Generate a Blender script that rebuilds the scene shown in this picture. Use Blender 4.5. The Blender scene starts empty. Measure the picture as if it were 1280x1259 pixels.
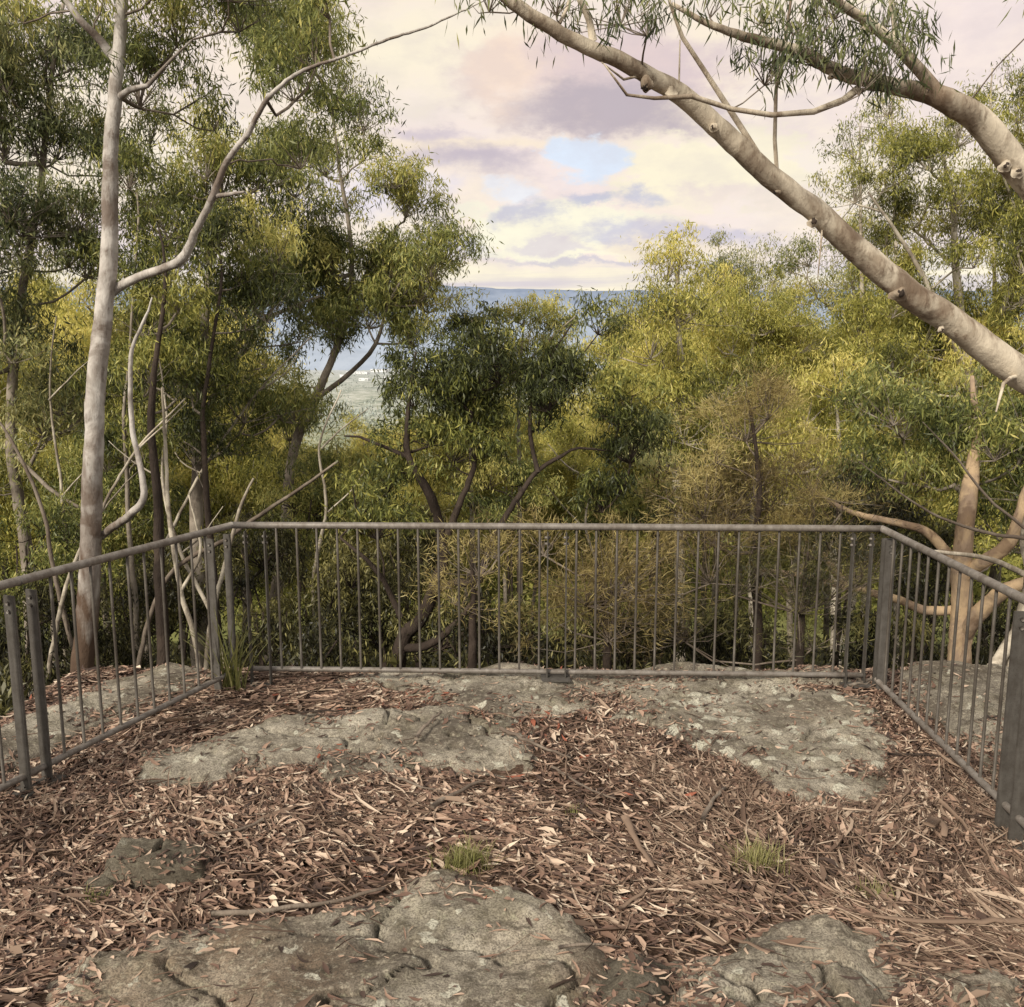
import bpy, math, random
import numpy as np
from mathutils import Vector

rs = np.random.RandomState(7)
random.seed(7)
SC = bpy.context.scene
COL = SC.collection

# ------------------------------------------------------------------ camera
F = 1100.0; W = 1280.0; H = 1259.0
CAM = np.array([0.0, 0.0, 2.06])
PITCH = math.radians(9.0)
cp, sp = math.cos(PITCH), math.sin(PITCH)

def ray(px, py):
    u = (px - W/2)/F; v = -(py - H/2)/F
    return np.array([u, cp + v*sp, -sp + v*cp])
def P(px, py, Y):
    d = ray(px, py); return CAM + d*(Y/d[1])
def G(px, py, z=0.0):
    d = ray(px, py); t = (z-CAM[2])/d[2]; return CAM + d*t

cam_d = bpy.data.cameras.new("camera")
cam = bpy.data.objects.new("camera", cam_d); COL.objects.link(cam)
cam.location = CAM
cam.rotation_euler = (math.radians(90)-PITCH, 0, 0)
cam_d.sensor_fit = 'HORIZONTAL'; cam_d.sensor_width = 36.0
cam_d.lens = 36.0*F/W
cam_d.clip_start = 0.05; cam_d.clip_end = 60000
SC.camera = cam
SC.render.resolution_x = 1024; SC.render.resolution_y = 1007
SC.view_settings.view_transform = 'Standard'
SC.view_settings.look = 'None'; SC.view_settings.exposure = 0
SC.render.engine = 'CYCLES'
try:
    SC.cycles.max_bounces = 4; SC.cycles.diffuse_bounces = 2; SC.cycles.transmission_bounces = 2; SC.cycles.glossy_bounces = 1
except Exception: pass

# ------------------------------------------------------------------ noise (numpy)
_T = rs.rand(256, 256)
def vnoise(x, y):
    xi = np.floor(x).astype(int); yi = np.floor(y).astype(int)
    fx = x-xi; fy = y-yi
    fx = fx*fx*(3-2*fx); fy = fy*fy*(3-2*fy)
    a = _T[xi & 255, yi & 255]; b = _T[(xi+1) & 255, yi & 255]
    c = _T[xi & 255, (yi+1) & 255]; d = _T[(xi+1) & 255, (yi+1) & 255]
    return (a*(1-fx)+b*fx)*(1-fy)+(c*(1-fx)+d*fx)*fy
def fbm(x, y, oct=4, s=1.0):
    r = 0; a = 0.5
    for i in range(oct):
        r = r + a*(vnoise(x*s+17.3*i, y*s+9.1*i)-0.5)*2; a *= 0.5; s *= 2.07
    return r
def sstep(a, b, x):
    t = np.clip((x-a)/(b-a), 0, 1); return t*t*(3-2*t)

# ------------------------------------------------------------------ ground height
def ground(x, y):
    x = np.asarray(x, float); y = np.asarray(y, float)
    z = 0.035*fbm(x, y, 4, 1.1) + 0.012*fbm(x, y, 3, 7.0)
    z = z - 0.10*sstep(1.2, 2.3, x)*sstep(6.0, 3.0, y)*sstep(1.0, 3.0, y)
    z = z + 0.12*sstep(3.0, 1.8, y)
    dx = np.maximum(-2.95-x, x-3.35); dy = y-5.74
    d = np.where((dx > 0) & (dy > 0), np.hypot(dx, dy), np.maximum(dx, dy))
    d = d + 0.12*fbm(x, y, 3, 0.9)
    dd = np.maximum(d, 0)
    out = -1.35*sstep(0, 0.6, dd) - 0.30*np.maximum(dd-0.5, 0)*(1+0.15*fbm(x, y, 3, 0.11))
    # uphill behind the camera
    out = np.where(y < 0, out*0.5, out)
    far = np.interp(y, [0, 60, 200, 400, 700, 1000, 2000, 3500, 5000, 6500],
                    [0, -18, -62, -100, -86, -78, -92, -45, -20, 60])
    far = far + np.where(y > 150, 1, 0)*14*fbm(x, y, 4, 0.004)
    t = sstep(40, 90, np.maximum(y, np.abs(x)*0.8))
    near = z + np.maximum(out, -26)
    return near*(1-t)+np.where(y > -20, np.minimum(far, near*0+400), near)*t

# ------------------------------------------------------------------ object helpers
def add_mesh(name, verts, faces_idx, face_len, mat, parent=None, attrs=None, smooth=False):
    me = bpy.data.meshes.new(name)
    n = len(verts); me.vertices.add(n)
    me.vertices.foreach_set("co", np.asarray(verts, np.float32).ravel())
    fi = np.asarray(faces_idx, np.int32).ravel(); nl = len(fi)
    if np.isscalar(face_len): tot = np.full(nl//face_len, face_len, np.int32)
    else: tot = np.asarray(face_len, np.int32)
    me.loops.add(nl); me.loops.foreach_set("vertex_index", fi)
    me.polygons.add(len(tot))
    st = np.zeros(len(tot), np.int32); st[1:] = np.cumsum(tot)[:-1]
    me.polygons.foreach_set("loop_start", st); me.polygons.foreach_set("loop_total", tot)
    if smooth: me.polygons.foreach_set("use_smooth", np.ones(len(tot), bool))
    if attrs:
        for k, a in attrs.items():
            at = me.attributes.new(k, 'FLOAT', 'POINT'); at.data.foreach_set("value", np.asarray(a, np.float32))
    me.update(calc_edges=True)
    me.materials.append(mat)
    o = bpy.data.objects.new(name, me); COL.objects.link(o)
    if parent is not None: o.parent = parent
    return o
def tag(o, label=None, cat=None, group=None, kind=None):
    if label: o['label'] = label
    if cat: o['category'] = cat
    if group: o['group'] = group
    if kind: o['kind'] = kind
    return o
def empty(name, loc):
    o = bpy.data.objects.new(name, None); COL.objects.link(o); o.location = Vector(loc)
    o.empty_display_size = 0.2
    return o

def catmull(pts, rad, step):
    pts = np.asarray(pts, float); rad = np.asarray(rad, float)
    if len(pts) < 3:
        k = max(2, int(np.linalg.norm(pts[-1]-pts[0])/step)+1); t = np.linspace(0, 1, k)[:, None]
        return pts[0]*(1-t)+pts[-1]*t, np.interp(t[:, 0], [0, 1], [rad[0], rad[-1]])
    e = np.vstack([2*pts[0]-pts[1], pts, 2*pts[-1]-pts[-2]])
    op, orr = [], []
    for i in range(1, len(e)-2):
        k = max(1, int(np.linalg.norm(e[i+1]-e[i])/step))
        for t in np.arange(k)/k:
            a, b, c, d = e[i-1], e[i], e[i+1], e[i+2]
            op.append(0.5*((2*b)+(-a+c)*t+(2*a-5*b+4*c-d)*t*t+(-a+3*b-3*c+d)*t**3))
            orr.append(rad[i-1]*(1-t)+rad[i]*t)
    op.append(pts[-1]); orr.append(rad[-1])
    return np.array(op), np.array(orr)

class Tubes:
    def __init__(s): s.v = []; s.f = []; s.n = 0; s.a = []
    def add(s, pts, rad, sides=6, rough=0.0, cap=True, val=None, flat=1.0):
        pts = np.asarray(pts, float); rad = np.broadcast_to(np.asarray(rad, float), (len(pts),)).copy()
        m = len(pts)
        if m < 2: return
        tg = np.gradient(pts, axis=0); tg /= np.linalg.norm(tg, axis=1)[:, None]+1e-9
        axis = pts[-1]-pts[0]; axis = axis/(np.linalg.norm(axis)+1e-9)
        ref = np.eye(3)[np.argmin(np.abs(axis))]
        n1 = np.cross(tg, ref); n1 /= np.linalg.norm(n1, axis=1)[:, None]+1e-9
        n2 = np.cross(tg, n1)
        an = np.arange(sides)*2*math.pi/sides
        ca, sa = np.cos(an), np.sin(an)
        rr = rad[:, None]*np.ones(sides)
        if rough > 0:
            L = np.concatenate([[0], np.cumsum(np.linalg.norm(np.diff(pts, axis=0), axis=1))])
            r0 = max(rad.mean(), 1e-4); o = rs.rand()*100
            uu = np.outer(np.ones(m), ca)*1.3+o; vv = (L/r0*0.35)[:, None]+np.outer(np.ones(m), sa)*1.3+o
            rr = rr*(1+rough*2*fbm(uu, vv, 3, 1.0))
        V = pts[:, None, :]+rr[:, :, None]*(n1[:, None, :]*ca[None, :, None]+flat*n2[:, None, :]*sa[None, :, None])
        V = V.reshape(-1, 3)
        i = np.arange(m-1)[:, None]*sides; j = np.arange(sides)[None, :]; j2 = (j+1) % sides
        q = np.stack([i+j, i+j2, i+sides+j2, i+sides+j], -1).reshape(-1, 4)+s.n
        s.v.append(V); s.f.append(q)
        s.a.append(np.full(len(V), 0.5 if val is None else val))
        s.n += len(V)
        if cap:
            for (b, p) in ((0, pts[0]-tg[0]*rad[0]*0.3), (m-1, pts[-1]+tg[-1]*rad[-1]*0.3)):
                s.v.append(p[None, :]); c = s.n; s.n += 1; s.a.append(np.array([0.5 if val is None else val]))
                base = c - (len(V)) - (0 if b == 0 else 1) + b*sides
                jj = np.arange(sides)
                qq = np.stack([base+jj, base+(jj+1) % sides, np.full(sides, c), np.full(sides, c)], -1)
                s.f.append(qq)
    def build(s, name, mat, parent=None, smooth=True):
        V = np.vstack(s.v); Fq = np.vstack(s.f)
        tri = Fq[:, 2] == Fq[:, 3]
        tot = np.where(tri, 3, 4)
        mask = np.ones(Fq.shape, bool); mask[tri, 3] = False
        off = np.array(parent.location) if parent is not None else 0
        return add_mesh(name, V-off, Fq[mask], tot, mat, parent, {'tint': np.concatenate(s.a)}, smooth)

def box_mesh(name, size, loc, rotz, mat, parent=None, bevel=0.0, taper=None):
    import bmesh
    bm = bmesh.new(); bmesh.ops.create_cube(bm, size=1.0)
    for v in bm.verts: v.co = Vector((v.co.x*size[0], v.co.y*size[1], v.co.z*size[2]))
    if bevel > 0: bmesh.ops.bevel(bm, geom=list(bm.edges), offset=bevel, segments=2, affect='EDGES')
    me = bpy.data.meshes.new(name); bm.to_mesh(me); bm.free(); me.materials.append(mat)
    o = bpy.data.objects.new(name, me); COL.objects.link(o)
    o.rotation_euler = (0, 0, rotz)
    if parent is not None:
        o.parent = parent; o.location = Vector(loc)-parent.location
    else: o.location = Vector(loc)
    return o

# ------------------------------------------------------------------ materials
def new_mat(name):
    m = bpy.data.materials.new(name); m.use_nodes = True
    nt = m.node_tree; nt.nodes.clear()
    out = nt.nodes.new('ShaderNodeOutputMaterial')
    return m, nt, out
def N(nt, t, **kw):
    n = nt.nodes.new(t)
    for k, v in kw.items():
        if k.startswith('i_'): n.inputs[k[2:].replace('_', ' ')].default_value = v
        else: setattr(n, k, v)
    return n
def L(nt, a, b): nt.links.new(a, b)
def ramp(nt, fac, stops, interp='LINEAR'):
    r = nt.nodes.new('ShaderNodeValToRGB'); r.color_ramp.interpolation = interp
    cr = r.color_ramp
    while len(cr.elements) < len(stops): cr.elements.new(0.5)
    for e, (p, c) in zip(cr.elements, stops):
        e.position = p; e.color = (c[0], c[1], c[2], 1)
    L(nt, fac, r.inputs[0]); return r.outputs[0]
def mth(nt, op, a, b=None, c=None, clamp=False):
    n = nt.nodes.new('ShaderNodeMath'); n.operation = op; n.use_clamp = clamp
    for i, v in enumerate((a, b, c)):
        if v is None: continue
        if isinstance(v, (int, float)): n.inputs[i].default_value = v
        else: L(nt, v, n.inputs[i])
    return n.outputs[0]
def mixc(nt, fac, a, b, mode='MIX'):
    n = nt.nodes.new('ShaderNodeMix'); n.data_type = 'RGBA'; n.blend_type = mode
    for i, v in ((0, fac), (6, a), (7, b)):
        if isinstance(v, (int, float)): n.inputs[i].default_value = v
        elif isinstance(v, tuple): n.inputs[i].default_value = (v[0], v[1], v[2], 1)
        else: L(nt, v, n.inputs[i])
    return n.outputs[2]
def noise(nt, vec, scale, detail=4, rough=0.55, dist=0.0):
    n = nt.nodes.new('ShaderNodeTexNoise'); n.inputs['Scale'].default_value = scale
    n.inputs['Detail'].default_value = detail; n.inputs['Roughness'].default_value = rough
    n.inputs['Distortion'].default_value = dist
    if vec is not None: L(nt, vec, n.inputs['Vector'])
    return n.outputs[0]
def mapped(nt, scale=(1, 1, 1)):
    g = nt.nodes.new('ShaderNodeNewGeometry')
    mp = nt.nodes.new('ShaderNodeMapping'); mp.inputs['Scale'].default_value = scale
    L(nt, g.outputs['Position'], mp.inputs['Vector']); return mp.outputs[0]
def posY(nt):
    g = nt.nodes.new('ShaderNodeNewGeometry'); s = nt.nodes.new('ShaderNodeSeparateXYZ')
    L(nt, g.outputs['Position'], s.inputs[0]); return s.outputs[1]

def leaf_mat(name, stops, trans=0.3, hue=None, rough=0.45, spec=0.35):
    m, nt, out = new_mat(name)
    at = N(nt, 'ShaderNodeAttribute', attribute_name='tint')
    col = ramp(nt, at.outputs['Fac'], stops)
    p = N(nt, 'ShaderNodeBsdfPrincipled'); L(nt, col, p.inputs['Base Color'])
    p.inputs['Roughness'].default_value = rough; p.inputs['Specular IOR Level'].default_value = spec
    t = N(nt, 'ShaderNodeBsdfTranslucent'); L(nt, col, t.inputs[0])
    mx = N(nt, 'ShaderNodeMixShader'); mx.inputs[0].default_value = trans
    L(nt, p.outputs[0], mx.inputs[1]); L(nt, t.outputs[0], mx.inputs[2])
    L(nt, mx.outputs[0], out.inputs[0]); return m

M = {}
M['leaf_olive'] = leaf_mat('olive_leaves', [(0, (.036, .046, .018)), (.35, (.115, .135, .044)), (.7, (.30, .315, .095)), (1, (.58, .52, .17))], trans=.38)
M['leaf_grey'] = leaf_mat('grey_green_leaves', [(0, (.034, .044, .024)), (.4, (.120, .140, .062)), (.75, (.27, .285, .115)), (1, (.50, .46, .20))], trans=.35)
M['leaf_bright'] = leaf_mat('bright_leaves', [(0, (.050, .056, .020)), (.35, (.21, .215, .055)), (.7, (.50, .47, .12)), (1, (.76, .66, .22))], trans=.42)
M['leaf_dark'] = leaf_mat('dark_leaves', [(0, (.020, .025, .011)), (.45, (.075, .088, .030)), (.75, (.22, .235, .062)), (1, (.46, .43, .12))], trans=.35)
M['leaf_under'] = leaf_mat('understorey_leaves', [(0, (.010, .010, .006)), (.45, (.042, .041, .019)), (.8, (.13, .122, .045)), (1, (.30, .27, .10))])
M['leaf_brown'] = leaf_mat('she_oak_needles', [(0, (.050, .038, .020)), (.45, (.20, .150, .062)), (.8, (.38, .30, .115)), (1, (.52, .43, .18))], trans=.3)
M['grass'] = leaf_mat('grass_blades', [(0, (.09, .10, .035)), (.5, (.22, .22, .075)), (1, (.42, .37, .19))], trans=.3)

def bark_mat(name, pale, mid, dark, patch=0.5, sc=1.0, bump=0.5, zdark=None):
    m, nt, out = new_mat(name)
    v = mapped(nt, (1, 1, .38)); v2 = mapped(nt, (1, 1, 1))
    a = noise(nt, v, 5*sc, 5, .6, .4)
    b = noise(nt, v, 22*sc, 6, .7)
    big = noise(nt, v2, 2.2*sc, 4, .6, .6)
    c = noise(nt, v2, 3.0*sc, 3)
    col = mixc(nt, ramp(nt, a, [(.44, (0, 0, 0)), (.56, (1, 1, 1))]), pale, mid)
    col = mixc(nt, ramp(nt, b, [(.58-patch*.08, (0, 0, 0)), (.78-patch*.1, (1, 1, 1))]), col, dark)
    col = mixc(nt, ramp(nt, c, [(.35, (0, 0, 0)), (.7, (.45, .45, .45))]), col, mid)
    col = mixc(nt, ramp(nt, big, [(.50, (0, 0, 0)), (.60, (.75, .75, .75))]), col, tuple(min(1, q*1.3) for q in pale))
    col = mixc(nt, ramp(nt, big, [(.38, (.7, .7, .7)), (.46, (0, 0, 0))]), col, dark if isinstance(dark, tuple) and dark[0] > .1 else mid)
    if zdark is not None:   # rough brown stocking of old bark on the lower trunk
        g = N(nt, 'ShaderNodeNewGeometry'); s = N(nt, 'ShaderNodeSeparateXYZ'); L(nt, g.outputs['Position'], s.inputs[0])
        z = mth(nt, 'ADD', s.outputs[2], mth(nt, 'MULTIPLY', mth(nt, 'SUBTRACT', a, .5), 5.0))
        fz = mth(nt, 'MULTIPLY_ADD', z, -1.0/zdark[1], zdark[0]/zdark[1], clamp=True)
        dk = mixc(nt, b, zdark[2], tuple(.45*q for q in zdark[2]))
        col = mixc(nt, fz, col, dk)
    p = N(nt, 'ShaderNodeBsdfPrincipled'); L(nt, col, p.inputs['Base Color']); p.inputs['Roughness'].default_value = .8
    p.inputs['Specular IOR Level'].default_value = .2
    bp = N(nt, 'ShaderNodeBump'); bp.inputs['Strength'].default_value = bump; bp.inputs['Distance'].default_value = .03
    L(nt, mth(nt, 'ADD', b, a), bp.inputs['Height']); L(nt, bp.outputs[0], p.inputs['Normal'])
    L(nt, p.outputs[0], out.inputs[0]); return m
M['bark_pale'] = bark_mat('pale_gum_bark', (.44, .41, .385), (.29, .255, .23), (.12, .085, .065), patch=.9, zdark=(0.9, 1.6, (.13, .085, .06)))
M['bark_lean'] = bark_mat('cream_gum_bark', (.52, .455, .365), (.31, .25, .19), (.12, .078, .052), patch=1.0, bump=.45)
M['bark_grey'] = bark_mat('grey_bark', (.28, .24, .20), (.17, .14, .115), (.07, .05, .038))
M['bark_far'] = bark_mat('pale_distant_bark', (.45, .40, .33), (.28, .24, .19), (.13, .10, .08))
M['bark_dark'] = bark_mat('dark_bark', (.055, .040, .032), (.036, .026, .021), (.016, .011, .009), bump=.9)
M['bark_orange'] = bark_mat('orange_bark', (.44, .32, .20), (.30, .22, .16), (.14, .09, .06))
M['bark_twig'] = bark_mat('twig_bark', (.20, .165, .135), (.13, .10, .08), (.06, .045, .035))

def simple(name, col, rough=.7, metal=0, nscale=None, namt=.5, bump=0, dark=None, spec=.3):
    m, nt, out = new_mat(name)
    p = N(nt, 'ShaderNodeBsdfPrincipled'); p.inputs['Roughness'].default_value = rough
    p.inputs['Metallic'].default_value = metal; p.inputs['Specular IOR Level'].default_value = spec
    if nscale:
        v = mapped(nt); a = noise(nt, v, nscale, 5, .65)
        d = dark or tuple(c*(1-namt) for c in col)
        c = mixc(nt, ramp(nt, a, [(.35, (0, 0, 0)), (.68, (1, 1, 1))]), col, d)
        L(nt, c, p.inputs['Base Color'])
        if bump:
            bp = N(nt, 'ShaderNodeBump'); bp.inputs['Strength'].default_value = bump; bp.inputs['Distance'].default_value = .004
            L(nt, a, bp.inputs['Height']); L(nt, bp.outputs[0], p.inputs['Normal'])
    else: p.inputs['Base Color'].default_value = (*col, 1)
    L(nt, p.outputs[0], out.inputs[0]); return m
def steel(name, col, spot, rough):
    m, nt, out = new_mat(name)
    v = mapped(nt, (1, 1, 1)); a = noise(nt, v, 14, 6, .7); b = noise(nt, v, 160, 3, .6); c2 = noise(nt, mapped(nt, (1, 1, .15)), 40, 3)
    c = mixc(nt, ramp(nt, a, [(.38, (0, 0, 0)), (.66, (1, 1, 1))]), col, spot)
    c = mixc(nt, ramp(nt, b, [(.55, (0, 0, 0)), (.75, (.6, .6, .6))]), c, tuple(q*.45 for q in spot))
    c = mixc(nt, ramp(nt, c2, [(.5, (0, 0, 0)), (.75, (.45, .45, .45))]), c, tuple(q*1.5 for q in col))
    p = N(nt, 'ShaderNodeBsdfPrincipled'); L(nt, c, p.inputs['Base Color'])
    p.inputs['Metallic'].default_value = .25
    L(nt, mth(nt, 'MULTIPLY_ADD', a, .35, rough-.15), p.inputs['Roughness'])
    bp = N(nt, 'ShaderNodeBump'); bp.inputs['Strength'].default_value = .15; bp.inputs['Distance'].default_value = .002
    L(nt, b, bp.inputs['Height']); L(nt, bp.outputs[0], p.inputs['Normal'])
    L(nt, p.outputs[0], out.inputs[0]); return m
M['steel_rail'] = steel('weathered_steel_rail', (.205, .185, .168), (.115, .094, .078), .55)
M['steel_bar'] = steel('weathered_steel_bars', (.085, .073, .061), (.050, .040, .032), .6)
M['steel_post'] = steel('dull_steel_posts', (.094, .086, .078), (.055, .047, .040), .6)
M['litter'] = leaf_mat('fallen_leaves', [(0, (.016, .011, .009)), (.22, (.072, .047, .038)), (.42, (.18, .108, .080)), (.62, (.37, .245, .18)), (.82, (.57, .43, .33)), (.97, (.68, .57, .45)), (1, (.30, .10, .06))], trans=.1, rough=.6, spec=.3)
M['barkstrip'] = leaf_mat('shed_bark', [(0, (.035, .023, .017)), (.4, (.145, .095, .070)), (.7, (.32, .235, .175)), (1, (.54, .44, .35))], trans=.0, rough=.75, spec=.2)

# rock
def rock_mat(name, lichen=.5, warm=0.0, dark=0.0):
    m, nt, out = new_mat(name)
    v = mapped(nt); a = noise(nt, v, 1.7, 6, .62, .3); b = noise(nt, v, 11, 8, .75); g = noise(nt, v, 130, 3, .7)
    base = ramp(nt, a, [(.38, (.125, .105, .084)), (.5, (.27, .24, .195)), (.62, (.44, .40, .33))])
    base = mixc(nt, ramp(nt, noise(nt, v, 1.1, 3), [(.5, (0, 0, 0)), (.7, (.6, .6, .6))]), base, (.27, .165, .095) if warm > 0 else (.22, .175, .125))
    base = mixc(nt, ramp(nt, b, [(.50, (0, 0, 0)), (.60, (.8, .8, .8))]), base, (.085, .070, .052))
    base = mixc(nt, ramp(nt, noise(nt, v, 34, 5, .7), [(.52, (0, 0, 0)), (.64, (.6, .6, .6))]), base, (.47, .42, .33))
    # moss / algae tint
    base = mixc(nt, ramp(nt, noise(nt, v, 3.3, 5, .7), [(.5, (0, 0, 0)), (.62, (.3, .3, .3))]), base, (.14, .125, .070))
    # lichen blotches
    vn = N(nt, 'ShaderNodeTexVoronoi'); vn.voronoi_dimensions = '2D'; vn.inputs['Scale'].default_value = 9.0; vn.inputs['Randomness'].default_value = 1
    wv = N(nt, 'ShaderNodeVectorMath', operation='ADD'); L(nt, v, wv.inputs[0])
    nz = N(nt, 'ShaderNodeTexNoise'); nz.inputs['Scale'].default_value = 16; nz.inputs['Detail'].default_value = 4; L(nt, v, nz.inputs['Vector'])
    sc = N(nt, 'ShaderNodeVectorMath', operation='SCALE'); L(nt, nz.outputs[1], sc.inputs[0]); sc.inputs['Scale'].default_value = .13
    L(nt, sc.outputs[0], wv.inputs[1]); L(nt, wv.outputs[0], vn.inputs['Vector'])
    rnd = N(nt, 'ShaderNodeSeparateColor'); L(nt, vn.outputs['Color'], rnd.inputs[0])
    rad = mth(nt, 'MULTIPLY', mth(nt, 'SUBTRACT', rnd.outputs[0], 1-lichen*1.3, clamp=True), .75)
    dd = mth(nt, 'SUBTRACT', rad, vn.outputs['Distance'])
    lm = mth(nt, 'MULTIPLY', mth(nt, 'MULTIPLY', dd, 22, clamp=True), mth(nt, 'MULTIPLY_ADD', b, 1.6, .0, clamp=True))
    base = mixc(nt, lm, base, (.54, .52, .43))
    # small lichen
    base = mixc(nt, ramp(nt, noise(nt, v, 26, 4, .6), [(.60, (0, 0, 0)), (.68, (.55*lichen+.25,)*3)]), base, (.36, .35, .25))
    base = mixc(nt, ramp(nt, g, [(.40, (.65, .65, .65)), (.55, (0, 0, 0))]), base, (.06, .05, .04))
    if dark > 0: base = mixc(nt, dark, base, (.045, .04, .03))
    p = N(nt, 'ShaderNodeBsdfPrincipled'); L(nt, base, p.inputs['Base Color']); p.inputs['Roughness'].default_value = .9
    p.inputs['Specular IOR Level'].default_value = .2
    bp = N(nt, 'ShaderNodeBump'); bp.inputs['Strength'].default_value = .9; bp.inputs['Distance'].default_value = .014
    hh = mth(nt, 'ADD', mth(nt, 'ADD', b, mth(nt, 'MULTIPLY', g, .30)), mth(nt, 'MULTIPLY', lm, .12))
    L(nt, hh, bp.inputs['Height']); L(nt, bp.outputs[0], p.inputs['Normal'])
    L(nt, p.outputs[0], out.inputs[0]); return m
M['rock'] = rock_mat('sandstone', .28)
M['rock_l'] = rock_mat('lichened_sandstone', .5)
M['rock_w'] = rock_mat('rusty_sandstone', .3, warm=1)
M['rock_d'] = rock_mat('dark_stone', .2, dark=.6)

def ground_mat():
    m, nt, out = new_mat('ground')
    v = mapped(nt); y = posY(nt)
    a = noise(nt, v, 6, 6, .7); b = noise(nt, v, 60, 4, .7)
    soil = ramp(nt, b, [(.3, (.028, .018, .013)), (.5, (.075, .048, .034)), (.7, (.15, .10, .072))])
    slope = ramp(nt, a, [(.35, (.018, .017, .010)), (.6, (.06, .055, .028)), (.75, (.11, .09, .045))])
    f1 = mth(nt, 'MULTIPLY_ADD', y, 1/.3, -5.75/.3, clamp=True)
    c = mixc(nt, f1, soil, slope)
    n2 = noise(nt, mapped(nt, (.006, .006, .006)), 3, 9, .8)
    n3 = noise(nt, mapped(nt, (.03, .03, .03)), 1.2, 6, .7)
    fo = ramp(nt, n3, [(.35, (.07, .085, .03)), (.5, (.16, .17, .055)), (.7, (.27, .27, .10))])
    val = ramp(nt, n2, [(.38, (.15, .18, .16)), (.48, (.27, .29, .24)), (.56, (.40, .41, .37)), (.66, (.50, .50, .48))])
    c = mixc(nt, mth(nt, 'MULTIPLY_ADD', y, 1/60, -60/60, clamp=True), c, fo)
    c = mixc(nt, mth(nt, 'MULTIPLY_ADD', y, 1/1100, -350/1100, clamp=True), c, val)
    c = mixc(nt, mth(nt, 'MULTIPLY_ADD', y, 1/3500, -2300/3500, clamp=True), c, (.42, .45, .50))  # distance haze painted into the far ground colour
    p = N(nt, 'ShaderNodeBsdfPrincipled'); L(nt, c, p.inputs['Base Color']); p.inputs['Roughness'].default_value = .95
    p.inputs['Specular IOR Level'].default_value = .1
    bp = N(nt, 'ShaderNodeBump'); bp.inputs['Strength'].default_value = .8; bp.inputs['Distance'].default_value = .01
    L(nt, b, bp.inputs['Height']); L(nt, bp.outputs[0], p.inputs['Normal'])
    L(nt, p.outputs[0], out.inputs[0]); return m
M['ground'] = ground_mat()
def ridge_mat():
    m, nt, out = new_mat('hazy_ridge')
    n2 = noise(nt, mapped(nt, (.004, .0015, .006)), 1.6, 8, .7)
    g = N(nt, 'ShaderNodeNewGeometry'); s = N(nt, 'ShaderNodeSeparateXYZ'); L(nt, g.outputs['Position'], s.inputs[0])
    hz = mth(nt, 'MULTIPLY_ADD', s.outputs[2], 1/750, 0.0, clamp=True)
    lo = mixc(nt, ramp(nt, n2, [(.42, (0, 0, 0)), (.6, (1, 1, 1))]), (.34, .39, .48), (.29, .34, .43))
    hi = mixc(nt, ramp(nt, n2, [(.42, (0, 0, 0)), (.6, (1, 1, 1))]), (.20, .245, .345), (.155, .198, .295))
    c = mixc(nt, hz, lo, hi)  # aerial haze painted into the ridge colour, palest at the foot
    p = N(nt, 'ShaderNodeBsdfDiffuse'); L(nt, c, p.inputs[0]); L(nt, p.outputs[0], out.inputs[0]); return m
M['ridge'] = ridge_mat()

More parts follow.
